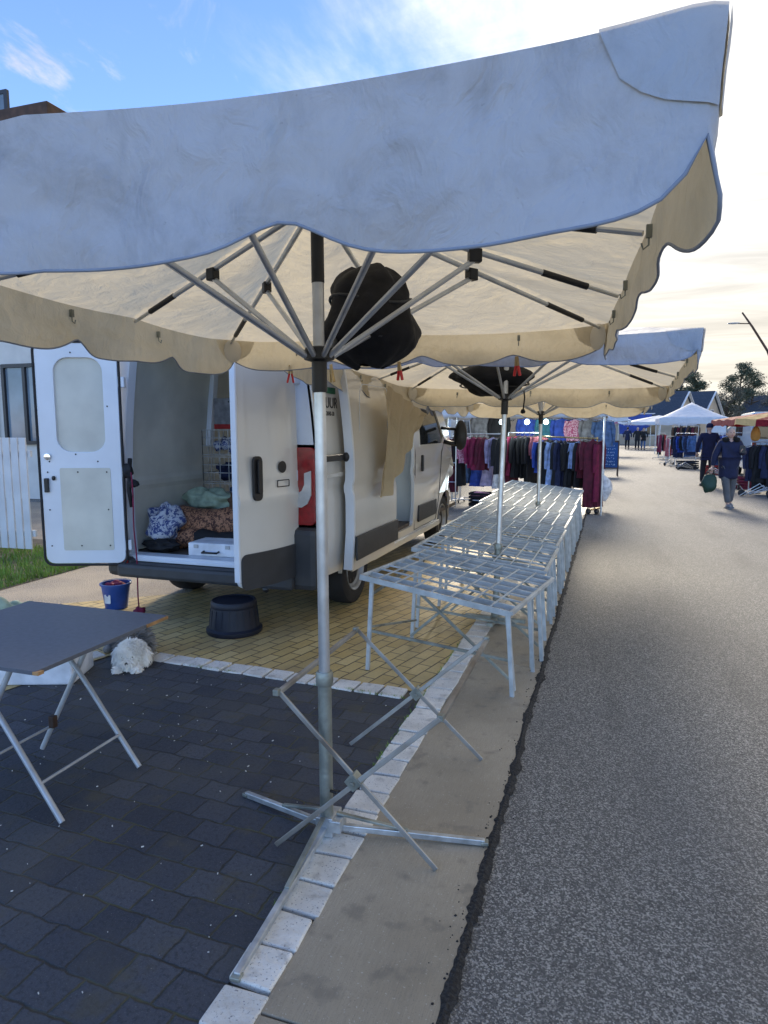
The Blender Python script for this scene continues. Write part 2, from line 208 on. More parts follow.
# ---------------------------------------------------------------- mesh helpers
def tag(o, label=None, cat=None, group=None, kind=None):
    if label: o['label'] = label
    if cat: o['category'] = cat
    if group: o['group'] = group
    if kind: o['kind'] = kind
    return o
def empty(name, loc=(0, 0, 0), rz=0, rot=None, label=None, cat=None, group=None):
    o = bpy.data.objects.new(name, None); col.objects.link(o); o.location = loc; o.rotation_euler = rot or (0, 0, rz); o.empty_display_size = .1
    return tag(o, label, cat, group)
class MB:
    def __init__(s): s.v = []; s.f = []; s.mi = []; s.cur = 0
    def add(s, vs, fs):
        o = len(s.v); s.v += [Vector(p) for p in vs]
        for f in fs: s.f.append(tuple(o + i for i in f)); s.mi.append(s.cur)
        return s
    def box(s, c, d, rz=0, mat=None):
        x, y, z = [k / 2 for k in d]; m = mat or Matrix.Rotation(rz, 3, 'Z'); c = Vector(c)
        vs = [c + m @ Vector(p) for p in [(-x, -y, -z), (x, -y, -z), (x, y, -z), (-x, y, -z), (-x, -y, z), (x, -y, z), (x, y, z), (-x, y, z)]]
        return s.add(vs, [(0, 3, 2, 1), (4, 5, 6, 7), (0, 1, 5, 4), (1, 2, 6, 5), (2, 3, 7, 6), (3, 0, 4, 7)])
    def bar(s, a, b, w, h, up=(0, 0, 1)):
        a = Vector(a); b = Vector(b); y = (b - a); Ln = y.length; y.normalize(); u = Vector(up)
        if abs(y.dot(u)) > .98: u = Vector((1, 0, 0))
        x = y.cross(u).normalized(); z = x.cross(y)
        return s.box((a + b) / 2, (w, Ln, h), mat=Matrix((x, y, z)).transposed())
    def tube(s, pts, r, n=10, caps=True, r2=None):
        pts = [Vector(p) for p in pts]; k = len(pts); rr = r if isinstance(r, (list, tuple)) else [r + ((r2 if r2 is not None else r) - r) * i / max(1, k - 1) for i in range(k)]
        vs = []; prev = None
        for i, p in enumerate(pts):
            t = (pts[min(i + 1, k - 1)] - pts[max(i - 1, 0)]).normalized()
            if prev is None:
                u = Vector((0, 0, 1)) if abs(t.z) < .9 else Vector((1, 0, 0)); x = t.cross(u).normalized()
            else: x = (prev - t * prev.dot(t)).normalized()
            prev = x; y = t.cross(x)
            for j in range(n):
                an = 2 * math.pi * j / n; vs.append(p + (x * math.cos(an) + y * math.sin(an)) * rr[i])
        fs = [(i * n + j, i * n + (j + 1) % n, (i + 1) * n + (j + 1) % n, (i + 1) * n + j) for i in range(k - 1) for j in range(n)]
        if caps: fs += [tuple(range(n))[::-1], tuple((k - 1) * n + j for j in range(n))]
        return s.add(vs, fs)
    def lathe(s, prof, c=(0, 0, 0), n=24, m=None, sx=1, sy=1):
        c = Vector(c); m = m or Matrix.Identity(3); vs = []
        for r, z in prof:
            for j in range(n):
                an = 2 * math.pi * j / n; vs.append(c + m @ Vector((r * math.cos(an) * sx, r * math.sin(an) * sy, z)))
        fs = [(i * n + j, i * n + (j + 1) % n, (i + 1) * n + (j + 1) % n, (i + 1) * n + j) for i in range(len(prof) - 1) for j in range(n)]
        if prof[0][0] > 1e-4: fs.append(tuple(range(n))[::-1])
        if prof[-1][0] > 1e-4: fs.append(tuple((len(prof) - 1) * n + j for j in range(n)))
        return s.add(vs, fs)
    def blob(s, c, r, seed=0, amp=.2, fr=1.5, nu=16, nv=10):
        c = Vector(c); r = Vector(r if isinstance(r, (tuple, list)) else (r, r, r)); vs = []
        for i in range(nv + 1):
            t = math.pi * i / nv
            for j in range(nu):
                p = 2 * math.pi * j / nu; d = Vector((math.sin(t) * math.cos(p), math.sin(t) * math.sin(p), math.cos(t)))
                k = 1 + amp * mnoise.noise(d * fr + Vector((seed * 3.7, seed, 0))) * 2; vs.append(c + Vector((d.x * r.x, d.y * r.y, d.z * r.z)) * k)
        return s.add(vs, [(i * nu + j, (i + 1) * nu + j, (i + 1) * nu + (j + 1) % nu, i * nu + (j + 1) % nu) for i in range(nv) for j in range(nu)])
    def grid(s, fn, nu, nv):
        vs = [fn(i / nu, j / nv) for j in range(nv + 1) for i in range(nu + 1)]
        return s.add(vs, [(j * (nu + 1) + i, j * (nu + 1) + i + 1, (j + 1) * (nu + 1) + i + 1, (j + 1) * (nu + 1) + i) for j in range(nv) for i in range(nu)])
    def plate(s, outer, holes, t, fn):
        """polygon (u,v) with holes, thickness t; fn(u,v,w)->point"""
        loops = [outer] + list(holes); flat = [p for lp in loops for p in lp]
        tri = tessellate_polygon([[Vector((p[0], p[1], 0)) for p in lp] for lp in loops]); n = len(flat)
        vs = [fn(p[0], p[1], 0) for p in flat] + [fn(p[0], p[1], t) for p in flat]; fs = []
        for q in tri: fs.append(tuple(q)); fs.append(tuple(n + i for i in reversed(q)))
        o = 0
        for lp in loops:
            k = len(lp)
            for i in range(k): a, b = o + i, o + (i + 1) % k; fs.append((a, b, n + b, n + a))
            o += k
        return s.add(vs, fs)
    def build(s, name, mats, parent=None, smooth=False, bevel=0, solid=0, subsurf=0, cuts=None, warp=None, fixn=True):
        me = bpy.data.meshes.new(name); me.from_pydata([tuple(v) for v in s.v], [], s.f)
        mats = mats if isinstance(mats, (list, tuple)) else [mats]
        for m in mats: me.materials.append(m)
        for p, i in zip(me.polygons, s.mi): p.material_index = i
        if fixn or cuts:
            bm = bmesh.new(); bm.from_mesh(me)
            if cuts:
                for co, no in cuts: bmesh.ops.bisect_plane(bm, geom=bm.verts[:] + bm.edges[:] + bm.faces[:], plane_co=co, plane_no=no, dist=1e-5)
            if fixn: bmesh.ops.recalc_face_normals(bm, faces=bm.faces[:])
            if warp:
                for v in bm.verts: v.co = warp(v.co)
            bm.to_mesh(me); bm.free()
        me.update()
        if smooth:
            for p in me.polygons: p.use_smooth = True
            if smooth is not True: me.set_sharp_from_angle(angle=R(smooth))
        o = bpy.data.objects.new(name, me); col.objects.link(o)
        if parent: o.parent = parent
        if bevel: b = o.modifiers.new('bevel', 'BEVEL'); b.width = bevel; b.segments = 2; b.limit_method = 'ANGLE'; b.angle_limit = R(40)
        if solid: b = o.modifiers.new('solid', 'SOLIDIFY'); b.thickness = solid; b.offset = 0
        if subsurf: b = o.modifiers.new('sub', 'SUBSURF'); b.levels = b.render_levels = subsurf
        return o
def rrect(x0, y0, x1, y1, r, n=4):
    pts = []
    for cx, cy, a0 in ((x1 - r, y1 - r, 0), (x0 + r, y1 - r, 90), (x0 + r, y0 + r, 180), (x1 - r, y0 + r, 270)):
        for i in range(n + 1): an = R(a0 + 90 * i / n); pts.append((cx + r * math.cos(an), cy + r * math.sin(an)))
    return pts
def copy_tree(o, parent=None):
    c = o.copy(); col.objects.link(c); c.parent = parent
    for ch in list(o.children): copy_tree(ch, c)
    return c
def text_mesh(name, body, size, m, parent, loc, rot, extrude=.002, kind=None):
    cu = bpy.data.curves.new(name, 'FONT'); cu.body = body; cu.size = size; cu.extrude = extrude; cu.align_x = 'CENTER'; cu.align_y = 'CENTER'
    t = bpy.data.objects.new('tmp', cu); col.objects.link(t); dg = bpy.context.evaluated_depsgraph_get(); me = bpy.data.meshes.new_from_object(t.evaluated_get(dg)); bpy.data.objects.remove(t)
    me.materials.clear(); me.materials.append(m); o = bpy.data.objects.new(name, me); col.objects.link(o); o.parent = parent; o.location = loc; o.rotation_euler = rot; return o
def skin_mesh(name, pts, edges, radii, m, parent, root=0, sub=2, loc=None):
    me = bpy.data.meshes.new(name); me.from_pydata([tuple(p) for p in pts], edges, []); me.materials.append(m)
    o = bpy.data.objects.new(name, me); col.objects.link(o); o.parent = parent
    sk = o.modifiers.new('skin', 'SKIN'); sk.use_smooth_shade = True; me.skin_vertices or None
    lay = me.skin_vertices[0].data
    for i, r in enumerate(radii): lay[i].radius = (r, r) if not isinstance(r, tuple) else r; lay[i].use_root = (i == root)
    ss = o.modifiers.new('sub', 'SUBSURF'); ss.levels = ss.render_levels = sub
    if loc: o.location = loc
    return o

# ---------------------------------------------------------------- the setting
def sheet(name, pts, z, m, kind='structure', n=1):
    b = MB(); b.add([(x, y, z) for x, y in pts], [tuple(range(len(pts)))]); return tag(b.build(name, m), kind=kind)
sheet('ground', [(-600, -60), (600, -60), (600, 900), (-600, 900)], -.012, M['asphalt'])
XG = -.375    # edge of asphalt / gutter
XK = -.865     # gutter / kerb blocks
b = MB(); b.add([(XG, -3, -.004), (9, -3, -.004), (9, 200, -.004), (XG, 200, -.004)], [(0, 1, 2, 3)]); tag(b.build('road', M['asphalt']), kind='structure')
# gutter: slabs 3 m long with joints
b = MB(); y = -2.0; joints = []
while y < 40:
    j = y + (3.48 if y < -1 else 3.0); b.box(((XG + XK) / 2, (y + j) / 2, -.03), (XK - XG, j - y - .007, .07)); y = j
tag(b.build('gutter_pavement', M['gutter'], bevel=.004), kind='structure')
# ragged tar seam along the gutter
b = MB(); n = 900; vs = []; fs = []
for i in range(n + 1):
    y = -1.5 + 30 * (i / n) ** 1.6; w = .006 + .022 * abs(mnoise.noise(Vector((y * 5, 0, 0)))) + .022 * abs(mnoise.noise(Vector((y * 22, 3, 0)))); x = XG + .012 * mnoise.noise(Vector((y * 1.5, 7, 0)))
    vs += [(x - w, y, .0066), (x + .2 * w, y, .012), (x + w * 1.2 + .006, y, .001)]
    if i: k = 3 * i; fs += [(k - 3, k - 2, k + 1, k), (k - 2, k - 1, k + 2, k + 1)]
b.add(vs, fs); tag(b.build('tar_seam', M['asphalt_edge']), kind='structure')
# asphalt crumbs along the seam: ground cover
b = MB()
for i in range(230):
    y = 1.2 + 5.5 * rnd.random(); x = XG - .02 + rnd.gauss(0, .03); r = .002 + .0035 * rnd.random() ** 2; b.blob((x, y, .006), (r, r, r * .7), i, .3, 2, 5, 4)
tag(b.build('asphalt_crumbs', M['asphalt_edge']), 'loose black asphalt crumbs along the gutter seam', 'crumbs', kind='stuff')
YC = 3.70    # near edge of the cross strip of kerb blocks
sheet('plaza_bed', [(-12, -3), (XK + .001, -3), (XK + .001, 40), (-12, 40)], -.008, M['soil'])
sheet('dark_paving', [(-12, -3), (XK - .135, -3), (XK - .135, YC - .0), (-3.3, YC + .1), (-3.6, 2.6), (-5.0, .2), (-12, -2.9)], .0, M['dark_paver'])
sheet('ochre_paving', [(XK - .135, YC + .14), (XK - .135, 11.5), (-5.0, 11.5), (-3.9, 5.55), (-5.3, 4.35), (-5.9, 3.0), (-5.0, .2), (-3.6, 2.6), (-3.33, YC + .14)], .0, M['ochre_paver'])
sheet('gravel_path', [(-14, -3), (-5.9, 3.0), (-5.3, 4.35), (-3.9, 5.55), (-4.8, 11.5), (-14, 11.5)], -.003, M['gravel'])
sheet('blue_asphalt_lane', [(-9, 11.5), (XK - .135, 11.5), (XK - .135, 40), (-9, 40)], .0, M['asphalt'])
b = MB()
def block(cx, cy, w, d, rz):
    p = [(-w / 2, -d / 2), (w / 2, -d / 2), (w / 2, d / 2), (-w / 2, d / 2)]; cs, sn = math.cos(rz), math.sin(rz); q = [(x + rnd.uniform(-.006, .006), y + rnd.uniform(-.006, .006)) for x, y in p]; h = .011 + rnd.uniform(-.003, .003)
    b.add([(cx + x * cs - y * sn, cy + x * sn + y * cs, z) for z in (-.03, h) for x, y in q], [(0, 3, 2, 1), (4, 5, 6, 7), (0, 1, 5, 4), (1, 2, 6, 5), (2, 3, 7, 6), (3, 0, 4, 7)])
y = .6
while y < 11.5: block(XK - .072 + rnd.uniform(-.004, .004), y + .075, .150, .148 + rnd.uniform(-.008, .004), rnd.uniform(-.015, .015)); y += .158
x = -1.13
while x > -3.3: block(x - .075, YC + .07 + (-1.0 - x) * .045, .142, .15, rnd.uniform(-.02, .02) - .045); x -= .16
x, y = -3.45, YC + .02
while y > .4: block(x, y, .14, .14, R(66)); x -= .064; y -= .15
tag(b.build('kerb_block_strip', M['kerb_stone'], bevel=.006), kind='structure')
sheet('lawn_soil', [(-14, 4.5), (-5.75, 5.0), (-5.8, 6.3), (-6.9, 7.6), (-14, 7.6)], .002, M['soil'])
b = MB()
for i in range(9000):
    x = -5.78 - 4.5 * rnd.random() ** 1.3; y = 4.95 + 2.1 * rnd.random(); h = .04 + .06 * rnd.random(); a_ = rnd.random() * 6.28; w = .006
    b.add([(x - w * math.cos(a_), y - w * math.sin(a_), 0), (x + w * math.cos(a_), y + w * math.sin(a_), 0), (x + rnd.uniform(-.03, .03), y + rnd.uniform(-.03, .03), h)], [(0, 1, 2)])
tag(b.build('lawn_grass', M['grass'], fixn=False), 'patch of bright green lawn behind the open van door', 'grass', kind='stuff')
b = MB()
for i in range(150):
    x = -1.1 - 2.6 * rnd.random(); y = 1.0 + 2.6 * rnd.random(); s_ = .0015 + .0035 * rnd.random() ** 2; a_ = rnd.random() * 3; b.box((x, y, .004), (s_ * 2.2, s_, .003), a_)
tag(b.build('dry_leaf_litter', M['kerb_stone']), 'tiny pale litter scattered over the dark pavers', 'litter', kind='stuff')

b = MB()
for i in range(900):
    if i % 3: y = .6 + 9 * rnd.random() ** 1.5; x = XK - .148 + rnd.gauss(0, .006)
    else: x = -1.1 - 2.2 * rnd.random(); y = YC + (-1 - x) * .045 + rnd.gauss(0, .006)
    if mnoise.noise(Vector((x * 1.5, y * 1.5, 3))) < .02: continue
    for q in range(4): a_ = rnd.random() * 6.28; h = .008 + .018 * rnd.random(); b.add([(x - .002 * math.cos(a_), y - .002 * math.sin(a_), 0), (x + .002 * math.cos(a_), y + .002 * math.sin(a_), 0), (x + rnd.uniform(-.015, .015), y + rnd.uniform(-.015, .015), h)], [(0, 1, 2)])
tag(b.build('joint_weeds', M['grass'], fixn=False), 'tiny weeds and moss growing along the white kerb blocks', 'weeds', kind='stuff')

# ---------------------------------------------------------------- left background
w = empty('boarded_fence', (-6.86, 6.5, 0), label='white vertical board fence behind the open left van door', cat='fence')
for i in range(9): MB().box((-.12 * i - .05, -.01 * i, .80), (.108, .02, 1.4)).build('board', M['whitewood'], w, bevel=.004)
MB().box((-.5, .03, 1.3), (1.1, .03, .08)).build('rail', M['whitewood'], w); MB().box((-.5, .03, .3), (1.1, .03, .08)).build('rail', M['whitewood'], w)
house = empty('neighbouring_house', (-12.4, 12, 0), label='pale rendered house with dark framed windows and a brown timber eave at far left', cat='house')
MB().box((-4.0, 4, 2.9), (14.0, 8, 5.8)).build('wall', M['render_wall'], house)
b = MB().box((-3.3, 4, 6.9), (9.3, 7.6, 2.2)); b.build('upper_storey', M['brownwood'], house)
MB().box((-3.55, 3.8, 8.0), (9.9, 8.6, .32)).build('eave', M['brownwood'], house, bevel=.02)
for x0, x1 in ((-.75, .55), (-2.4, -1.0)):
    wf = MB().plate(rrect(x0, 1.25, x1, 3.05, .02), [rrect(x0 + .08, 1.33, (x0 + x1) / 2 - .04, 2.97, .02), rrect((x0 + x1) / 2 + .04, 1.33, x1 - .08, 2.97, .02)], .08, lambda u, v, t: Vector((u, -.10 + t, v))).build('window', M['frame_dark'], house)
    MB().box(((x0 + x1) / 2, -.03, 2.15), (x1 - x0 - .1, .02, 1.7)).build('pane', M['skyglass'], wf)
gl = MB().plate(rrect(-3.4, 8.17, -.35, 8.95, .02), [rrect(-3.3, 8.25, -1.9, 8.87, .02), rrect(-1.8, 8.25, -.45, 8.87, .02)], .06, lambda u, v, t: Vector((u, .2 + t, v))).build('roof_window', M['frame_dark'], house)
MB().box((-1.88, .23, 8.56), (2.9, .02, .68)).build('pane', M['skyglass'], gl)

# ---------------------------------------------------------------- market umbrellas
def perimeter(hx_, hy_, n=26):
    """closed list of (x, y, side, frac) counter clockwise from near-left corner"""
    P = []
    cs = [(-hx_, -hy_), (hx_, -hy_), (hx_, hy_), (-hx_, hy_)]
    for k in range(4):
        a_, b_ = cs[k], cs[(k + 1) % 4]; nn = n * (3 if k % 2 == 0 else 4)
        for i in range(nn): f = i / nn; P.append((a_[0] + (b_[0] - a_[0]) * f, a_[1] + (b_[1] - a_[1]) * f, k, f))
    return P
def umbrella(loc, rot, hx_, hy_, zr, zt, zs, off, label, seed=0, feet=None, dsc=(1, 1, 1, 1)):
    root = empty('market_umbrella', loc, rot=rot, label=label, cat='parasol', group='market umbrellas over the stall row')
    ox, oy = off
    rg = random.Random(seed)
    MB().tube([(0, 0, .62), (0, 0, zs + .30)], .0215, 20).build('pole', M['alu'], root, smooth=40)
    MB().tube([(0, 0, zs + .26), (0, 0, zt)], .0235, 16).build('pole_cap_sleeve', M['black'], root, smooth=40)
    MB().tube([(0, 0, .035), (0, 0, .66)], .0265, 20).build('base_tube', M['galv_old'], root, smooth=40)
    MB().lathe([(.031, .0), (.034, .01), (.034, .045), (.029, .055)], (0, 0, .63), 18).build('pole_clamp', M['galv_old'], root, smooth=40)
    sl = MB().lathe([(.026, -.13), (.028, -.12), (.028, -.02), (.055, -.012), (.058, .012), (.05, .03), (.03, .035)], (0, 0, zs), 20).build('slider_hub', M['black'], root, smooth=40)
    MB().lathe([(.03, -.02), (.07, -.012), (.075, .02), (.03, .03)], (0, 0, zt - .02), 18).build('crown_hub', M['black'], root, smooth=40)
    # ribs
    dirs = [(-1, -1), (0, -1), (1, -1), (1, -.32), (1, .32), (1, 1), (0, 1), (-1, 1), (-1, .32), (-1, -.32)]
    for dx, dy in dirs:
        ex, ey = ox + dx * hx_ * .985, oy + dy * hy_ * .985; tip = Vector((ex, ey, zr - .02)); top = Vector((0, 0, zt - .02)); d = (tip - top)
        k = .50 if (dx and abs(dy) < 1) else (.44 if dx else .48); e1 = top + d * .72
        rb = MB().tube([top + d * .05, top + d * .74], .0105, 10).build('rib', M['alu'], root, smooth=40)
        MB().tube([top + d * .73, top + d * .89], .0125, 10).build('rib_sleeve', M['black'], rb, smooth=40)
        MB().tube([top + d * .88, top + d], .008, 8).build('rib_tip', M['alu'], rb, smooth=40)
        j = top + d * k; MB().box(j - Vector((0, 0, .016)), (.036, .05, .05), math.atan2(d.y, d.x) + math.pi / 2).build('joint', M['black'], rb, bevel=.005)
        u = Vector((d.x, d.y, 0)).normalized()
        MB().tube([Vector((0, 0, zs)) + u * .05, j - Vector((0, 0, .03))], .0105, 10).build('strut', M['alu'], root, smooth=40)
    # roof
    P = perimeter(hx_, hy_); n = len(P)
    ribang = sorted(math.atan2(dy * hy_, dx * hx_) for dx, dy in dirs)
    def sagf(x, y):
        a_ = math.atan2(y, x); k = 0
        for i in range(len(ribang)):
            lo = ribang[i]; hi = ribang[(i + 1) % len(ribang)] + (2 * math.pi if i == len(ribang) - 1 else 0); aa = a_ if a_ >= ribang[0] else a_ + 2 * math.pi
            if lo <= aa <= hi: k = math.sin(math.pi * (aa - lo) / (hi - lo))
        return k
    def rim(i):
        x, y, s_, f = P[i % n]; sg = sagf(x, y); z = zr - .016 * sg; q = 1 - .010 * sg
        e = min(f, 1 - f); z += .012 * math.exp(-(e / .06) ** 2)
        # round the corner slightly
        rc = .02 * math.exp(-(e / .012) ** 2); l_ = math.hypot(x, y); x -= x / l_ * rc; y -= y / l_ * rc
        return Vector((ox + x * q, oy + y * q, z)), sg
    NR = 14; vs = []; fs = []
    for r_ in range(NR + 1):
        t = .03 + .97 * r_ / NR
        for i in range(n):
            p, sg = rim(i); c0 = Vector((0, 0, zt + .01)); q = c0.lerp(p, t); q.z -= .035 * sg * math.sin(math.pi * min(1, t)) ; q.z += .008 * mnoise.noise(Vector((q.x * 5, q.y * 5, seed))) * math.sin(math.pi * t)
            vs.append(q)
    for r_ in range(NR):
        for i in range(n): fs.append((r_ * n + i, (r_ + 1) * n + i, (r_ + 1) * n + (i + 1) % n, r_ * n + (i + 1) % n))
    can = MB().add(vs, fs).build('canopy', M['canopy'], root, smooth=True, fixn=False)
    # valance
    NV = 9; vs = []; fs = []; hemp = []; drops = []
    nots = {0: (.03, .37, .71, 1.02), 1: (.15, .36, .57, .79, 1), 2: (0, .22, .45, .7, 1), 3: (0, .25, .5, .75, 1)}; depth_ = {0: (.185, .065), 1: (.17, .018), 2: (.12, .05), 3: (.145, .06)}
    for i in range(n):
        x, y, s_, f = P[i]; p, sg = rim(i); L_ = 2 * hx_ if s_ % 2 == 0 else 2 * hy_; nd = min(abs(f - q) for q in nots[s_]) * L_
        drop = depth_[s_][0] + depth_[s_][1] * (1 - math.exp(-(nd / .10) ** 1.7)); e = min(f, 1 - f) * (2 * hx_ if s_ % 2 == 0 else 2 * hy_)
        drop -= {0: .07, 1: .0 if f < .5 else .02, 2: .02, 3: .02}[s_] * math.exp(-(e / (.05 if s_ == 0 else .03)) ** 2)
        if s_ == 1: drop += .075 * math.exp(-((f - .04) / .06) ** 2)
        drop *= dsc[s_]
        nrm = Vector([(0, -1, 0), (1, 0, 0), (0, 1, 0), (-1, 0, 0)][s_])
        along = f * (2 * hx_ if s_ % 2 == 0 else 2 * hy_)
        for j in range(NV + 1):
            t = j / NV; fold = (.35 if s_ == 1 else 1) * (.022 * math.sin(along * 9 + seed + s_) + .03 * mnoise.noise(Vector((along * 3.5, t * 1.2, seed + s_ * 5)))) * t ** 1.4
            crs = .010 * mnoise.noise(Vector((along * 2.2 + t * 2.5, t * 2.2 - along * .6, seed + 9))) + .005 * mnoise.noise(Vector((along * 9 + t * 3, t * 5, seed + 3)))
            q = p + nrm * (-.012 * t + fold + crs * min(1, t * 3)) + Vector((0, 0, -drop * t)); q += Vector((0, 0, .006 * mnoise.noise(Vector((along * 6, t * 3, seed))))) * t
            vs.append(q)
        hemp.append(vs[-1].copy()); drops.append(drop)
    for i in range(n):
        for j in range(NV): a_ = i * (NV + 1) + j; b_ = ((i + 1) % n) * (NV + 1) + j; fs.append((a_, a_ + 1, b_ + 1, b_))
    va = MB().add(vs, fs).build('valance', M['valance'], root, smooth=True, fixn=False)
    hemp.append(hemp[0]); MB().tube(hemp, .0032, 6, False).build('hem_binding', M['seam'], va, smooth=True)
    # corner reinforcement patches and pockets
    for (sx, sy) in ((-1, -1), (1, -1), (1, 1), (-1, 1)):
        ci = min(range(n), key=lambda i: (P[i][0] - sx * hx_) ** 2 + (P[i][1] - sy * hy_) ** 2)
        bb = MB(); vv = []; ff = []; span = 6; cnt = 0
        for dside in (-1, 1):
            sv_ = len(vv); cols = 0
            for q in range(0, span + 1):
                i = (ci + dside * q) % n; s_eff = P[(ci + dside * max(q, 1)) % n][2] if dside > 0 else P[(ci - max(q, 1)) % n][2]
                nrm = Vector([(0, -1, 0), (1, 0, 0), (0, 1, 0), (-1, 0, 0)][s_eff]); hgt = min(NV, NV * .125 / drops[i] * math.sqrt(max(0.0004, 1 - (q / span) ** 2)))
                for j in range(5):
                    t = hgt * j / 4; j0 = int(t); fr = t - j0; a_ = vs[i * (NV + 1) + j0]; b_ = vs[i * (NV + 1) + min(NV, j0 + 1)]; vv.append(a_.lerp(b_, fr) + nrm * .004 + Vector((0, 0, .002)))
                cols += 1
            for q in range(cols - 1):
                for j in range(4):
                    a_ = sv_ + q * 5 + j; ff.append((a_, a_ + 1, a_ + 6, a_ + 5) if dside > 0 else (a_, a_ + 5, a_ + 6, a_ + 1))
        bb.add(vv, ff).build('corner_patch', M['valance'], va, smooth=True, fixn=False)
        c0 = Vector((ox + sx * hx_ * .955, oy + sy * hy_ * .965, zr - .06)); m3 = Matrix.Rotation(math.atan2(sy, sx), 3, 'Z') @ Matrix.Rotation(R(90), 3, 'Y')
        MB().lathe([(.0, -.006), (.05, -.006), (.062, 0), (.05, .006), (0, .006)], c0, 20, m3, 1.1, .9).build('rib_pocket', M['patch'], can, smooth=40)
    # hooks on the inside of the valance
    for s_, fsx in ((2, (.2, .5, .8)), (1, (.28, .5, .72)), (3, (.28, .5, .72)), (0, (.3, .7))):
        for f in fsx:
            i = min(range(n), key=lambda i: abs(P[i][3] - f) + (0 if P[i][2] == s_ else 9)); q = vs[i * (NV + 1) + 3]; nrm = Vector([(0, 1, 0), (-1, 0, 0), (0, -1, 0), (1, 0, 0)][s_]) * .012
            MB().box(q + nrm + Vector((0, 0, .012)), (.014, .014, .03)).tube([q + nrm, q + nrm + Vector((0, 0, -.02)), q + nrm * 2 + Vector((0, 0, -.03)), q + nrm * 2.4 + Vector((0, 0, -.015))], .0025, 6).build('hook', M['galv_old'], can)
    if feet:
        MB().box((0, 0, .055), (.07, .07, .08)).box((.045, 0, .065), (.05, .08, .05)).box((0, .045, .065), (.08, .05, .05)).build('foot_bracket', M['galv'], root, bevel=.004)
        for fx, fy in feet:
            d = Vector((fx, fy, 0)); u = d.normalized()
            lg = MB().bar(u * .03 + Vector((0, 0, .045)), d + Vector((0, 0, .015)), .022, .024).build('leg', M['galv'], root, bevel=.003)
            MB().bar(u * .04 + Vector((0, 0, .10)), d * .52 + Vector((0, 0, .045)), .018, .010).build('leg_brace', M['galv_old'], lg, bevel=.002)
            MB().box(d + Vector((0, 0, .014)), (.03, .032, .014), math.atan2(fy, fx)).build('foot_pad', M['galv_old'], lg, bevel=.003)
        MB().tube([(.02, -.01, .20), (.06, -.03, .205)], .006, 8).blob((.068, -.034, .207), .014, 1, .05).build('locking_knob', M['black'], root, smooth=True)
    else:
        MB().box((0, 0, .06), (.5, .05, .03)).box((0, 0, .06), (.05, .5, .03)).tube([(0, 0, .02), (0, 0, .14)], .035, 14).build('base_cross', M['galv_old'], root, bevel=.003)
    return root
rzU = R(3.5)
def unrot(dx, dy): return (dx * math.cos(-rzU) - dy * math.sin(-rzU), dx * math.sin(-rzU) + dy * math.cos(-rzU))
U1 = umbrella((-1.01, 2.30, 0), (0, R(-.3), rzU), 1.11, 1.41, 2.15, 2.44, 1.88, (-.03, .07),
              'large cream market parasol in the foreground with its pole on splayed steel feet', 1, feet=[unrot(-.45, .15), unrot(.61, .13), unrot(.03, -.74)])
U2 = umbrella((-.84, 5.40, 0), (R(-2.6), R(.9), R(-1)), 1.30, 1.50, 2.10, 2.42, 1.86, (0, .06), 'second cream market parasol, its pole rising through the middle of the frame tables', 2, dsc=(.66, .8, 1.1, 1))
U3 = umbrella((-.84, 8.75, 0), (R(-1.5), 0, R(-1)), 1.28, 1.5, 2.03, 2.32, 1.8, (0, .0), 'farthest cream market parasol, over the far end of the frame tables', 3, dsc=(.4, 1, 1.25, 1))
# folded black covers hanging at the poles
def bundle(loc, s, seed, label):
    b = MB(); vs = []; nu, nv = 48, 30
    for i in range(nv + 1):
        t = i / nv; r = (math.sin(math.pi * (t * .93 + .035)) ** .55)
        for j in range(nu):
            p = 2 * math.pi * j / nu; d = Vector((math.cos(p), math.sin(p), 0)); k = r * (1 + .22 * mnoise.noise(Vector((d.x * 1.3, d.y * 1.3, t * 2 + seed)))) + .035 * mnoise.noise(Vector((d.x * 5, d.y * 5, t * 2.5 + seed))) + .035 * math.sin(6 * p + 7 * t) + .05 * abs(mnoise.noise(Vector((d.x * 3, d.y * 3, t * 9 + seed))))
            k *= 1.0 + (.12 * math.sin(t * 7.5 + seed)); vs.append(Vector((d.x * k * .185, d.y * k * .15, (.5 - t) * .37 + .02 * mnoise.noise(Vector((p, t, seed)))) ) * s)
    b.add(vs, [(i * nu + j, (i + 1) * nu + j, (i + 1) * nu + (j + 1) % nu, i * nu + (j + 1) % nu) for i in range(nv) for j in range(nu)])
    o = b.build('folded_cover', M['blackcloth'], smooth=True); o.location = loc
    for q in (-.35, .3):
        pts = [Vector((math.cos(R(a_)) * .172 * s * (1 - .25 * abs(q)), math.sin(R(a_)) * .142 * s * (1 - .25 * abs(q)), q * .2 + .02 * math.sin(R(a_ * 2)))) for a_ in range(0, 361, 15)]
        MB().tube(pts, .006, 6, False).build('tie_strap', M['trim'], o, smooth=True)
    tag(o, label, 'cover', 'black covers stuffed into the umbrella frames'); return o
bundle((-.935, 2.62, 2.06), 1.05, 2.2, 'bulky black cover wedged against the pole of the foreground parasol')
o = bundle((-.93, 5.62, 2.02), 1.0, 5.1, 'smaller black cover bunched under the second parasol'); o.scale = (1.75, 1.1, .75)
b = MB().tube([(-.66, 5.45, 1.93), (-.65, 5.45, 1.86), (-.66, 5.45, 1.76)], .006, 6).blob((-.66, 5.45, 1.75), .018, 3, .2); tag(b.build('tie_cord', M['blackcloth'], smooth=True), 'short knotted black cord dangling under the second parasol', 'cord')
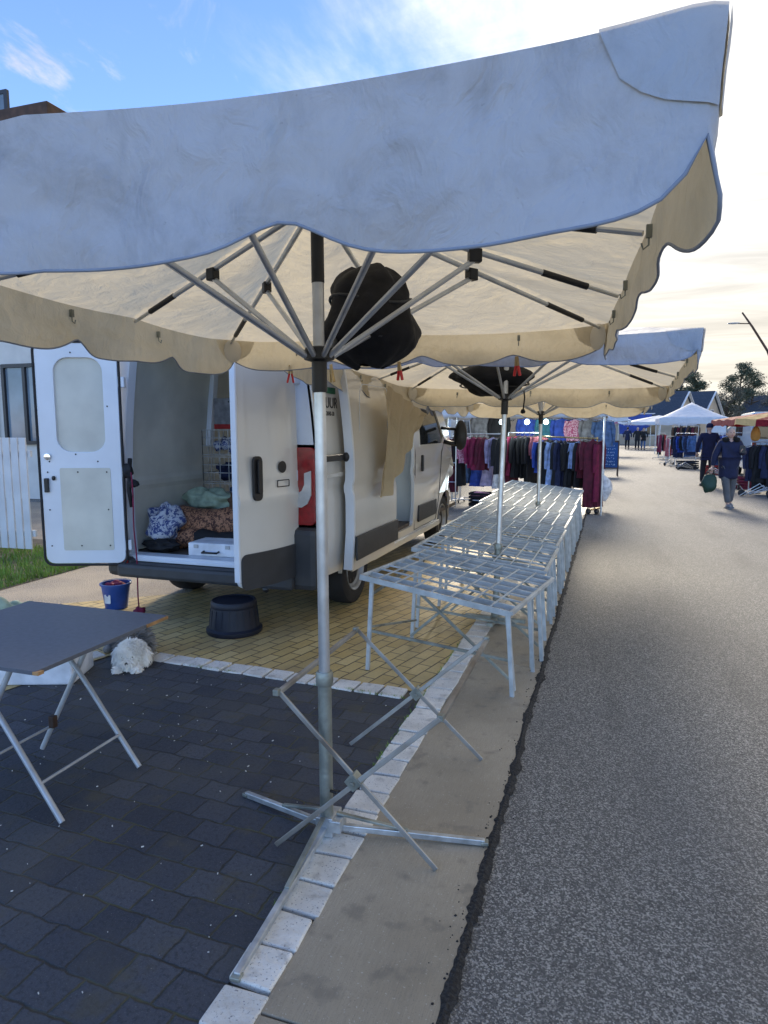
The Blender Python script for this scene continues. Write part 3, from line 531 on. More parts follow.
# red handled spring clamps on the valance
def clamp(loc, rx, rz, label, red=True):
    root = empty('spring_clamp', loc, rot=(rx, 0, rz), label=label, cat='clamp', group='spring clamps on the parasol hems')
    MB().bar((-.008, 0, 0), (-.002, 0, .05), .012, .012).bar((.010, 0, 0), (.003, 0, .05), .012, .012).build('jaw', M['brass'], root, bevel=.002)
    MB().bar((-.006, 0, 0), (-.020, 0, -.055), .016, .012).bar((.008, 0, 0), (.018, 0, -.055), .016, .012).build('handle', M['red'] if red else M['brass'], root, bevel=.003)
    return root
clamp((-1.84, 3.72, 1.945), .1, .4, 'red handled clamp nearest the van, on the foreground parasol hem'); clamp((-1.17, 3.78, 1.95), .1, -.5, 'red handled clamp right of the large black cover'); clamp((-.50, 3.80, 1.96), .1, -.5, 'rightmost red handled clamp, above the second black cover')
clamp((-1.58, 3.74, 1.945), .1, -.6, 'small brass clamp without red grips left of the black cover', False)

# ---------------------------------------------------------------- folding trestle around the pole
t = empty('folding_trestle', (-.86, 2.65, 0), label='unfolded steel scissor trestle standing around the parasol pole', cat='trestle')
def P3(x, y, z): return Vector((x + .86, y - 2.65, z))
A, Bq, Cq, D = P3(-1.19, 3.10, .60), P3(-1.19, 2.24, .60), P3(-.53, 3.16, .60), P3(-.54, 2.26, .58)
F2, F1, F3, F4 = P3(-1.20, 3.05, .01), P3(-.53, 3.08, .01), P3(-.54, 2.21, .01), P3(-1.17, 2.18, .01)
for p, q, o_ in ((A, F1, .012), (Cq, F2, -.012), (Bq, F3, .012), (D, F4, -.012)): MB().bar(p + Vector((0, o_, 0)), q + Vector((0, o_, 0)), .019, .009, (0, 1, 0)).build('leg', M['oldsteel'], t, bevel=.002)
for p, q in ((A, Bq), (Cq, D)):
    MB().bar(p, q, .016, .004).bar(p + Vector((.008, 0, -.008)), q + Vector((.008, 0, -.008)), .003, .016).build('top_rail', M['oldsteel'], t, bevel=.001)
for p, q, r_, s_ in ((A, F1, Cq, F2), (Bq, F3, D, F4)):
    m_ = (p + q + r_ + s_) / 4; MB().box(m_, (.05, .045, .05), mat=Matrix.Rotation(R(45), 3, 'Y')).tube([m_ - Vector((0, .035, 0)), m_ + Vector((0, .035, 0))], .009, 10).build('pivot', M['galv_old'], t, bevel=.002)
for p in (A, Bq, Cq, D): MB().box(p, (.024, .03, .024)).build('corner_bracket', M['galv_old'], t, bevel=.003)

# ---------------------------------------------------------------- row of slatted frame tables
def frame_table():
    W, D_ = 1.02, 1.04; ts = empty('frame_table', cat='table', group='slatted steel frame tables in a row')
    drop = .12; z0, z1 = .54, .66    # right edge low, left edge high (local x: right = +W/2)
    def zz(x): return z0 + (z1 - z0) * (W / 2 - x) / W
    def pt(x, y, dz=0): return Vector((x, y, zz(x) + dz))
    for y, h in ((-D_ / 2, .036), (D_ / 2, .036)): MB().bar(pt(-W / 2 - .01, y, -.018), pt(W / 2, y, -.018), .012, h).build('cross_rail', M['table_steel'], ts, bevel=.0015)
    for x in (-W / 2, W / 2): MB().bar(pt(x, -D_ / 2, -.012), pt(x, D_ / 2, -.012), .022, .024).build('side_rail', M['table_steel'], ts, bevel=.002)
    for i in range(1, 8):
        y = -D_ / 2 + D_ * i / 8; deep = i % 3 == 1 or i == 5; h = .034 if deep else .012
        MB().bar(pt(-W / 2, y, -h / 2 - .002), pt(W / 2, y, -h / 2 - .002), .012, h).build('slat', M['table_steel'], ts, bevel=.001)
    for i in range(1, 8):
        x = -W / 2 + W * i / 8; MB().bar(pt(x, -D_ / 2, .003), pt(x, D_ / 2, .003), .009, .009).build('rod', M['table_steel'], ts, bevel=.001)
    for y in (-D_ / 2 + .50,):
        for dy in (0, .06): MB().bar(pt(W / 2 - .03, y + dy, -.03), (W / 2 + .01 - dy * .5, y + dy * 1.4, .004), .020, .026).build('leg', M['table_steel'], ts, bevel=.002)
    for y in (-D_ / 2 + .04, D_ / 2 - .30):
        for x, ex in ((W / 2 - .03, W / 2 + .01), (W / 2 - .06, W / 2 - .01), (-W / 2 + .06, -W / 2 + .03)):
            dy = .0 if x != W / 2 - .06 else .07
            MB().bar(pt(x, y + dy, -.03), Vector((ex, y + dy * 1.4 - .01, .004)), .020, .026).build('leg', M['table_steel'], ts, bevel=.002)
        MB().bar((-W / 2 + .04, y + .012, .27), (W / 2 - .02, y + .012, .22), .02, .016).build('stretcher', M['galv_old'], ts, bevel=.001)
        MB().bar(pt(-.12, y + .02, -.04), (W / 2 - .02, y + .02, .10), .016, .016).build('brace', M['galv_old'], ts, bevel=.001)
        MB().bar(pt(.12, y + .035, -.04), (-.18, y + .035, .27), .016, .016).build('brace', M['galv_old'], ts, bevel=.001)
    MB().bar((-W / 2 + .05, -D_ / 2 + .05, .30), (-W / 2 + .05, D_ / 2 - .28, .16), .014, .014).build('brace', M['galv_old'], ts, bevel=.001)
    MB().bar((-W / 2 + .05, -D_ / 2 + .05, .52), (-W / 2 + .05, D_ / 2 - .28, .60), .012, .02).build('brace', M['galv_old'], ts, bevel=.001)
    return ts
T0 = frame_table()
names = ['slatted steel frame table nearest the camera, at the front end of the row', 'second slatted frame table, pierced by the pole of the second parasol', 'third slatted frame table counted from the camera', 'middle slatted frame table of the row of seven', 'fifth slatted frame table counted from the camera, at the far parasol pole', 'sixth slatted frame table, last but one before the clothes racks', 'farthest slatted frame table, beside the burgundy dresses']
for k in range(7):
    o = T0 if k == 0 else copy_tree(T0)
    o['label'] = names[k]; rz = R(-9) if k == 0 else R(-1.0); sx = 1 + .022 * k
    o.location = (-.935 if k == 0 else -.415 + .004 * k - .51 * sx, (4.50 if k == 0 else 4.53) + 1.075 * k, 0); o.rotation_euler = (0, 0, rz); o.scale = (sx, 1, 1 + .02 * k)

# ---------------------------------------------------------------- camping table, box, bucket, stool, cloths
ct = empty('folding_table', (-2.45, 2.38, 0), label='grey folding table with crossed tube legs and worn chipboard edge', cat='table')
def Q(x, y, z): return Vector((x + 2.45, y - 2.38, z))
tp = MB(); tp.plate(rrect(-.62, -.37, .30, .49, .02), [], .018, lambda u, v, t_: Vector((u, v, .632 + t_))); tp.build('tabletop', M['tabletop'], ct, bevel=.002)
MB().box((.302, .40, .641), (.006, .17, .016)).build('worn_edge', M['woodedge'], ct); MB().box((.30, -.355, .640), (.03, .03, .014)).build('worn_corner', M['woodedge'], ct)
def leg2(x0, y0, x1, y1, bend=0): 
    p, q = Q(x0, y0, .0 + .012), Q(x1, y1, .622); m_ = p.lerp(q, .62) + Vector((bend, 0, 0)); return [p, p.lerp(m_, .5), p.lerp(m_, .92), m_ + (q - m_) * .12, q]
for y0 in (2.02, 2.50):
    MB().tube(leg2(-2.07, y0, -2.66, y0 + .08, .015), .0125, 12).build('leg', M['greypaint'], ct, smooth=40)
    MB().tube(leg2(-2.66, y0, -2.40, y0 + .12, -.0), .0125, 12).build('leg', M['greypaint'], ct, smooth=40)
MB().tube([Q(-2.19, 2.03, .15), Q(-2.19, 2.51, .15)], .007, 10).build('crossbar', M['greypaint'], ct, smooth=40); MB().tube([Q(-2.61, 2.04, .13), Q(-2.61, 2.52, .13)], .007, 10).build('crossbar', M['greypaint'], ct, smooth=40)
MB().box(Q(-2.59, 2.51, .16), (.03, .03, .06)).build('hinge', M['brownwood'], ct, bevel=.003)
fb = empty('polystyrene_box', (-3.52, 3.30, 0), rz=R(20), label='white polystyrene box on the ground behind the folding table', cat='box')
MB().box((0, 0, .09), (.62, .34, .18)).build('box_body', M['foam'], fb, bevel=.012); MB().box((0, 0, .197), (.64, .36, .03)).build('lid', M['foam'], fb, bevel=.01)
def drape(name, c, rad, h, m, seed, label, cat, rz=0):
    b = MB()
    def f(u, v):
        x, y = (u - .5) * 2, (v - .5) * 2; r_ = min(1, math.hypot(x, y)); z = h * max(0, (1 - r_ ** 2.2)) * (1 + .5 * mnoise.noise(Vector((x * 2.2, y * 2.2, seed)))) + .02 * mnoise.noise(Vector((x * 7, y * 7, seed))) + .012
        k = 1 + .18 * mnoise.noise(Vector((x, y, seed + 4))); return Vector((x * rad[0] * k, y * rad[1] * k, max(.006, z)))
    o = b.grid(f, 30, 30).build(name, m, smooth=True, solid=.008); o.location = c; o.rotation_euler = (0, 0, rz); return tag(o, label, cat)
drape('green_blanket', (-4.45, 3.95, 0.0), (.42, .30), .24, M['c_green'], 2, 'crumpled pale green blanket lying behind the folding table', 'blanket', .2)
drape('patterned_cloth', (-4.0, 3.78, 0.0), (.22, .2), .16, M['bluepattern'], 9, 'blue and white printed cloth beside the green blanket', 'cloth', .6)
bk = empty('bucket', (-4.19, 4.86, 0), label='blue plastic bucket standing by the left rear of the van', cat='bucket')
MB().lathe([(.0, .004), (.105, .004), (.135, .27), (.148, .272), (.148, .29), (.130, .29), (.102, .02), (0, .02)], n=28).build('tub', M['bluebucket'], bk, smooth=40)
MB().tube([(.148 * math.cos(R(a_)), .148 * math.sin(R(a_)), .285 + .012) for a_ in range(0, 181, 12)], .004, 6).build('handle', M['greypaint'], bk, smooth=True)
MB().plate(rrect(-.035, -.05, .035, .05, .01), [], .002, lambda u, v, t_: Vector((math.sin(u / .125) * (.125 + t_), -math.cos(u / .125) * (.125 + t_), .13 + v))).build('sticker', M['whitepaint'], bk)
b = MB(); [b.blob((.05 * math.cos(i * 2.1), .05 * math.sin(i * 2.1), .285), (.05, .04, .03), i, .3) for i in range(4)]; tag(b.build('rag', M['c_wine'], smooth=True), 'dark red rag stuffed in the blue bucket', 'rag').location = (-4.19, 4.86, -.075)
st = empty('round_step_stool', (-2.76, 4.66, 0), label='round black plastic step stool on the ochre pavers behind the van', cat='stool')
MB().lathe([(.215, .0), (.222, .01), (.222, .035), (.200, .05), (.180, .21), (.172, .215)], n=36).build('base_shell', M['stool'], st, smooth=40)
MB().lathe([(.176, .205), (.182, .215), (.182, .245), (.172, .262), (.16, .262), (.155, .256), (0, .258)], n=36).build('step_top', M['stool'], st, smooth=40)
b = MB()
for i in range(20): a_ = i * math.pi / 10; b.bar((.196 * math.cos(a_), .196 * math.sin(a_), .06), (.183 * math.cos(a_), .183 * math.sin(a_), .20), .012, .006, (math.cos(a_), math.sin(a_), 0))
b.build('grip_ribs', M['stool'], st)

bk.scale = (.92, .92, .80); st.location = (-2.80, 4.58, 0)
# ---------------------------------------------------------------- dog
def fur_tufts(b, c, r, n, ln, down=.5, seed=0, w=.010):
    rg = random.Random(seed); c = Vector(c); r = Vector(r)
    for i in range(n):
        d = Vector((rg.gauss(0, 1), rg.gauss(0, 1), rg.gauss(0, 1))).normalized(); p = c + Vector((d.x * r.x, d.y * r.y, d.z * r.z)) * .97
        if p.z < .006: continue
        dr = (d * .6 + Vector((rg.uniform(-.4, .4), rg.uniform(-.4, .4), -down + rg.uniform(-.3, .3)))).normalized(); sd = d.cross(dr); sd = sd.normalized() if sd.length > 1e-3 else Vector((1, 0, 0)); l_ = ln * rg.uniform(.6, 1.3)
        q = p + dr * l_; q.z = max(q.z, .004); m_ = p + dr * l_ * .5 + d * l_ * .12; m_.z = max(m_.z, .004)
        b.add([p - sd * w * .5, p + sd * w * .5, m_ + sd * w * .42, q, m_ - sd * w * .42], [(0, 1, 2, 3, 4)])
dg = empty('dog', (-3.04, 3.66, 0), rz=R(22), label='small shaggy white dog with greyish back lying on the pavers, head on the ground', cat='dog')
bodyb = MB(); bodyb.blob((0, 0, .12), (.115, .10, .10), 3, .08); vs0 = len(bodyb.v)
skin = skin_mesh('body', [(0, .0, .085), (-.02, .12, .10), (-.07, .25, .11), (-.14, .38, .10), (-.20, .48, .08), (-.24, .55, .05), (.09, .10, .03), (.10, -.05, .02), (-.11, .09, .03), (-.12, -.05, .02), (-.02, .42, .03), (.03, .34, .02), (-.26, .36, .03), (-.28, .26, .02)],
                 [(0, 1), (1, 2), (2, 3), (3, 4), (4, 5), (1, 6), (6, 7), (1, 8), (8, 9), (3, 10), (10, 11), (3, 12), (12, 13)], [.075, .08, .09, .085, .05, .02, .035, .028, .035, .028, .04, .03, .04, .03], M['fur_grey'], dg, root=2)
b = MB(); b.blob((0, -.02, .095), (.085, .085, .078), 3, .06, 1.5, 20, 14); b.blob((.0, -.105, .062), (.042, .04, .035), 5, .05); b.build('head', M['fur_white'], dg, smooth=True)
b = MB(); fur_tufts(b, (0, -.02, .098), (.098, .098, .092), 6500, .026, .7, 1, .007); fur_tufts(b, (.0, -.10, .06), (.05, .045, .04), 900, .03, .6, 2); b.build('head_fur', M['fur_white'], dg, fixn=False)
b = MB()
for k, (c_, r_) in enumerate((((-.02, .13, .10), (.10, .10, .09)), ((-.07, .25, .11), (.11, .11, .10)), ((-.14, .38, .10), (.11, .10, .09)), ((-.2, .48, .07), (.07, .07, .06)))): fur_tufts(b, c_, r_, 1900, .055, .5, 10 + k)
b.build('coat_fur', M['fur_grey'], dg, fixn=False)
for sx in (-1, 1):
    b = MB(); b.blob((sx * .088, -.015, .085), (.022, .04, .058), 7, .1); fur_tufts(b, (sx * .09, -.015, .08), (.028, .045, .062), 600, .035, 1.0, 20 + sx); b.build('ear', M['fur_white'], dg, smooth=True)
    MB().blob((sx * .032, -.112, .098), .009, 1, 0).build('eye', M['black'], dg, smooth=True)
    b = MB(); b.blob((sx * .06, -.12, .022), (.03, .045, .022), 2, .1); fur_tufts(b, (sx * .06, -.12, .022), (.032, .047, .024), 300, .02, .5, 30 + sx); b.build('paw', M['fur_white'], dg, smooth=True)
MB().blob((0, -.148, .064), (.013, .009, .011), 1, 0).build('nose', M['black'], dg, smooth=True)
# lead hanging down at the van's left corner
b = MB().tube([(-3.80 + .006 * math.sin(i), 4.66 + .002 * i, 1.25 - .098 * i) for i in range(13)], .006, 6); b.blob((-3.80, 4.69, .045), (.05, .04, .035), 4, .4)
tag(b.build('dog_lead', M['c_wine'], smooth=True), 'thin red brown lead hanging from the left van pillar to the ground', 'lead')
b = MB().tube([(-3.87, 4.74, 1.36), (-3.85, 4.70, 1.24), (-3.86, 4.70, 1.08), (-3.84, 4.70, .95)], .018, 8); b.blob((-3.86, 4.70, 1.26), (.04, .03, .06), 2, .4); b.blob((-3.81, 4.70, 1.15), (.05, .03, .03), 6, .3)
tag(b.build('strap_bunch', M['blackcloth'], smooth=True), 'bunch of black straps hung on the left rear pillar of the van', 'straps')

# ---------------------------------------------------------------- the van
VX0, VX1, VY = -4.12, -2.14, 4.80
van = empty('delivery_van', (0, 0, 0), label='white delivery van with both rear doors open and side door slid back', cat='van')
def tumb(z):   # inward lean of the side, m
    return .0 + (max(0, z - 1.25) / 1.25) ** 1.6 * .15 + (max(0, .75 - z) * .07) + .018 * math.exp(-((z - 1.12) / .05) ** 2)
def ns(cy, cz, r, a0, a1, n=12): return [(cy + r * math.cos(R(a0 + (a1 - a0) * i / n)), cz + r * math.sin(R(a0 + (a1 - a0) * i / n))) for i in range(n + 1)]
RA, FA, AR = 5.72, 9.12, .40
outline = [(VY, .50), (VY, 2.36), (VY + .06, 2.46), (VY + .25, 2.50), (8.15, 2.50), (8.42, 2.42), (9.35, 1.50), (9.85, 1.22), (10.12, 1.0), (10.18, .5), (10.1, .32)] + [(FA + .42, .32)] + ns(FA, .36, AR, 0, 180) + [(FA - .42, .32), (RA + .42, .32)] + ns(RA, .36, AR, 0, 180) + [(RA - .42, .40), (VY + .02, .42)]
slide_hole = rrect(6.45, .48, 7.50, 2.15, .06); win_hole = [(7.78, 1.42), (7.80, 2.12), (8.35, 2.12), (8.98, 1.50), (8.9, 1.42)]
zc = [((0, 0, z), (0, 0, 1)) for z in (.5, .62, .75, 1.0, 1.06, 1.10, 1.14, 1.18, 1.25, 1.4, 1.55, 1.7, 1.85, 2.0, 2.15, 2.3, 2.4)]
for sgn, X, holes in ((1, VX1, [slide_hole, win_hole]), (-1, VX0, [win_hole])):
    b = MB(); b.plate(outline, holes, .035, lambda u, v, t_, X=X, sgn=sgn: Vector((X - sgn * t_, u, v)))
    side = b.build('side_panel', M['vanwhite'], van, cuts=zc, warp=lambda c_, sgn=sgn: Vector((c_.x - sgn * tumb(c_.z) - sgn * max(0, c_.y - 9.2) ** 2 * .22, c_.y, c_.z)), smooth=30)
    g = MB(); g.plate(win_hole, [], .006, lambda u, v, t_, X=X, sgn=sgn: Vector((X - sgn * (.018 + t_), u, v))); g.build('side_window', M['glass'], van, cuts=zc, warp=lambda c_, sgn=sgn: Vector((c_.x - sgn * tumb(c_.z), c_.y, c_.z)))
    for cy, ln in ((7.90, .86), (6.9, 1.9 if sgn < 0 else 0),):
        if ln: MB().box((X + sgn * .012 - sgn * tumb(.58), cy + (.22 if cy > 7.5 else 0), .60), (.024, ln, .20)).build('side_trim', M['trim'], van, bevel=.008)
    # door outline, handle
    MB().box((X + sgn * .012, 7.83, 1.20), (.03, .05, .20)).build('door_handle', M['black'], van, bevel=.01)
    dl = [(7.58, .42), (7.55, 1.3), (7.62, 2.2), (8.38, 2.24), (9.02, 1.47), (8.85, 1.3), (8.72, .75), (8.62, .42)]; dl.append(dl[0])
    MB().tube([Vector((X - sgn * (tumb(z) - .001), y, z)) for y, z in dl], .005, 6, False).build('door_gap', M['black'], van)
    # mirror
    mr = MB(); mr.blob((X + sgn * .24, 8.92, 1.52), (.09, .07, .20), 1, .05, 1.5, 16, 12); mr.tube([(X + sgn * .02, 8.86, 1.44), (X + sgn * .2, 8.92, 1.40)], .03, 8).tube([(X + sgn * .0, 8.80, 1.62), (X + sgn * .2, 8.92, 1.6)], .02, 8); mr.build('wing_mirror', M['black'], van, smooth=True)
# roof, front, windscreen, floor, partition, bulkhead
b = MB()
def rooff(u, v):
    x = VX0 + .14 + (VX1 - VX0 - .28) * u; y = VY + .02 + (8.2 - VY) * v; return Vector((x, y, 2.50 + .05 * math.sin(math.pi * u) ** .5 + .008 * math.cos(u * 40)))
b.grid(rooff, 24, 12).build('roof', M['vanwhite'], van, smooth=True, solid=.02)
b = MB().grid(lambda u, v: Vector((VX0 + .12 + (VX1 - VX0 - .24) * u, 8.15 + 1.15 * v + .12 * math.sin(math.pi * u), 2.50 - .95 * v ** 1.1)), 16, 8); b.build('windscreen', M['glass'], van, smooth=True, solid=.01)
b = MB().grid(lambda u, v: Vector((VX0 + .10 + (VX1 - VX0 - .20) * u, 9.28 + .75 * v + .10 * math.sin(math.pi * u), 1.55 - .5 * v ** 1.5)), 16, 8); b.build('bonnet', M['vanwhite'], van, smooth=True, solid=.02)
b = MB().grid(lambda u, v: Vector((VX0 + .22 + (VX1 - VX0 - .44) * u, 10.0 + .14 * math.sin(math.pi * u) ** .6, 1.06 - .75 * v)), 16, 6); b.build('front_bumper', M['trim'], van, smooth=True, solid=.03)
for x in (-3.98, -2.38): MB().blob((x, 9.98, .98), (.15, .12, .14), 1, 0).build('headlight', M['lampclear'], van, smooth=True)
MB().box(((VX0 + VX1) / 2, 7.4, .485), (VX1 - VX0 - .1, 5.15, .05)).build('cargo_floor', M['floorboard'], van)
MB().box(((VX0 + VX1) / 2, 7.66, 1.45), (VX1 - VX0 - .14, .04, 1.9)).build('partition', M['board'], van)
MB().box(((VX0 + VX1) / 2, 8.6, .9), (VX1 - VX0 - .2, .5, .7)).box((-2.75, 8.15, .95), (.5, .5, .16)).box((-2.75, 7.86, 1.35), (.5, .12, .75)).build('seat', M['black'], van, bevel=.03)
MB().plate([(4.9, .52), (4.9, 2.38), (7.64, 2.38), (7.64, .52)], [], .01, lambda u, v, t_: Vector((VX0 + .055 + t_, u, v))).build('lining', M['board'], van, cuts=zc, warp=lambda c_: Vector((c_.x + tumb(c_.z), c_.y, c_.z)))
MB().box(((VX0 + VX1) / 2, 6.25, 2.455), (VX1 - VX0 - .40, 2.7, .02)).build('headlining', M['board'], van)
for y in (6.2, 6.75): MB().box((VX0 + .14, y, 1.9), (.06, .09, .95), mat=Matrix.Rotation(R(6), 3, 'Y')).build('roof_pillar', M['vaninner'], van, bevel=.01)
# rear frame
MB().box((VX0 + .075, VY + .05, 1.42), (.15, .10, 1.85)).build('rear_pillar', M['vaninner'], van, cuts=zc, warp=lambda c_: Vector((c_.x + tumb(c_.z), c_.y, c_.z)), bevel=.012)
MB().box((VX1 - .105, VY + .06, 1.42), (.19, .12, 1.85)).build('rear_pillar', M['vaninner'], van, cuts=zc, warp=lambda c_: Vector((c_.x - tumb(c_.z), c_.y, c_.z)), bevel=.012)
MB().box(((VX0 + VX1) / 2, VY + .06, 2.42), (VX1 - VX0 - .34, .12, .12)).build('rear_header', M['vaninner'], van, bevel=.01)
MB().box(((VX0 + VX1) / 2, VY + .04, .50), (VX1 - VX0 - .3, .14, .045)).box(((VX0 + VX1) / 2, VY - .03, .485), (VX1 - VX0 - .4, .02, .03)).build('sill', M['vaninner'], van, bevel=.006)
# bumpers
MB().box(((VX0 + VX1) / 2 - .02, VY - .05, .405), (VX1 - VX0 - .30, .22, .12)).build('rear_bumper', M['trim'], van, bevel=.03)
for x, s_ in ((VX1 - .12, 1), (VX0 + .12, -1)):
    MB().box((x, VY + .01, .59 if s_ > 0 else .42), (.27, .24, .50 if s_ > 0 else .17)).build('bumper_corner', M['trim'], van, bevel=.05)
    rl = MB().plate(rrect(-.085 if s_ > 0 else -.02, .86, .075, 1.47, .035), [], .06, lambda u, v, t_: Vector((x + s_ * (.02 + u), VY - .045 + t_, v))).build('tail_light', M['lampred'], van, bevel=.012)
    if s_ > 0: MB().plate([(-.075, 1.0), (-.075, 1.11), (-.03, 1.13), (-.005, 1.18), (-.005, 1.27), (.052, 1.29), (.052, 1.10), (.02, 1.03), (-.03, 1.0)], [], .02, lambda u, v, t_: Vector((x + s_ * (.02 + u), VY - .058 + t_, v))).build('clear_lens', M['lampclear'], rl, bevel=.004)
    MB().box((x + s_ * (.005 if s_ > 0 else .04), VY + .02, 1.16), (.21 if s_ > 0 else .12, .04, .68)).build('lamp_housing', M['black'], van, bevel=.01)
    MB().box((x - s_ * .08, VY - .115, .47), (.045, .01, .04)).build('reflector', M['lampred'], van)
MB().box((-2.50, VY - .12, .50), (.11, .03, .055)).tube([(-2.52, VY - .12, .56), (-2.50, VY - .13, .72)], .006, 6).build('door_stay', M['chrome'], van, bevel=.004)
MB().tube([(-2.62, VY + .15, .33), (-2.62, VY - .02, .31)], .03, 12).build('exhaust_pipe', M['chrome'], van, smooth=40)
MB().box(((VX0 + VX1) / 2, 7.4, .40), (1.5, 4.6, .12)).build('chassis', M['black'], van)
for s_ in (1, -1):
    X = VX1 if s_ > 0 else VX0
    MB().box((X - s_ * .03, 7.42, .365), (.07, 2.65, .07)).build('side_sill', M['vanwhite'], van, bevel=.012)
# wheels
def wheel(y, s_):
    X = (VX1 if s_ > 0 else VX0) - s_ * .05; m3 = Matrix.Rotation(R(90) * s_, 3, 'Y')
    wv = MB().lathe([(.20, -.19), (.30, -.20), (.335, -.185), (.345, -.15), (.345, -.03), (.335, -.006), (.30, .008), (.245, .004), (.21, -.01), (.205, -.04)], (X, y, .345), 40, m3).build('wheel', M['rubber'], van, smooth=35)
    MB().lathe([(0, -.03), (.055, -.03), (.06, -.045), (.075, -.055), (.15, -.045), (.19, -.03), (.205, -.005), (.218, .003), (.222, -.003), (.215, -.05), (.2, -.12)], (X, y, .345), 40, m3).build('rim', M['rim'], wv, smooth=35)
    b = MB()
    for i in range(10): a_ = i * math.pi / 5; b.lathe([(0, -.038), (.019, -.038), (.02, -.05)], (X, y + .135 * math.cos(a_), .345 + .135 * math.sin(a_)), 10, m3)
    b.build('rim_hole', M['black'], wv)
    b = MB().box((X - s_ * .17, y, .62), (.30, .72, .03)); b.build('wheel_housing', M['black'], van)
for y in (RA, FA):
    for s_ in (1, -1): wheel(y, s_)
# sliding door, slid back outside the body
XS = VX1 + .125
b = MB(); b.plate(rrect(5.22, .40, 6.42, 2.20, .05), [], .045, lambda u, v, t_: Vector((XS - t_, u, v)))
sd = b.build('sliding_door', M['vanwhite'], van, cuts=zc, warp=lambda c_: Vector((c_.x - tumb(c_.z), c_.y, c_.z)), smooth=30)
MB().box((XS - .035, 5.235, 1.27), (.075, .035, 1.70)).build('door_edge', M['vaninner'], sd, cuts=zc, warp=lambda c_: Vector((c_.x - tumb(c_.z), c_.y, c_.z)))
MB().box((XS + .010, 5.84, .60), (.018, 1.17, .21)).build('lower_trim', M['trim'], sd, bevel=.006)
MB().box((XS - .01, 6.30, 1.2), (.03, .05, .20)).build('handle', M['black'], sd, bevel=.01)
MB().plate(rrect(5.42, 1.30, 6.2, 2.0, .1), [rrect(5.428, 1.308, 6.192, 1.992, .095)], .004, lambda u, v, t_: Vector((XS - tumb(1.65) + .002 + t_, u, v))).build('pressed_panel', M['vaninner'], sd, cuts=zc)
MB().box((VX1 + .03, 5.05, 1.38), (.05, .5, .05)).blob((VX1 + .06, 5.22, 1.38), (.03, .03, .04), 1, 0).build('slide_rail', M['black'], van, bevel=.01)
MB().box((VX1 + .006, 5.72, 1.235), (.03, 1.6, .035)).build('rail_cover', M['vanwhite'], van, bevel=.004)
# lettering on the quarter panel
text_mesh('lettering', 'HUUR', .125, M['black'], van, (VX1 - tumb(1.83) + .006, 5.10, 1.82), (R(90), 0, R(90)), .001)
text_mesh('lettering', '2040-20', .05, M['black'], van, (VX1 - tumb(1.75) + .006, 5.10, 1.735), (R(90), 0, R(90)), .001)
MB().box((VX1 - tumb(1.93) + .006, 5.05, 1.925), (.003, .42, .05)).build('green_stripe', M['greentrim'], van)
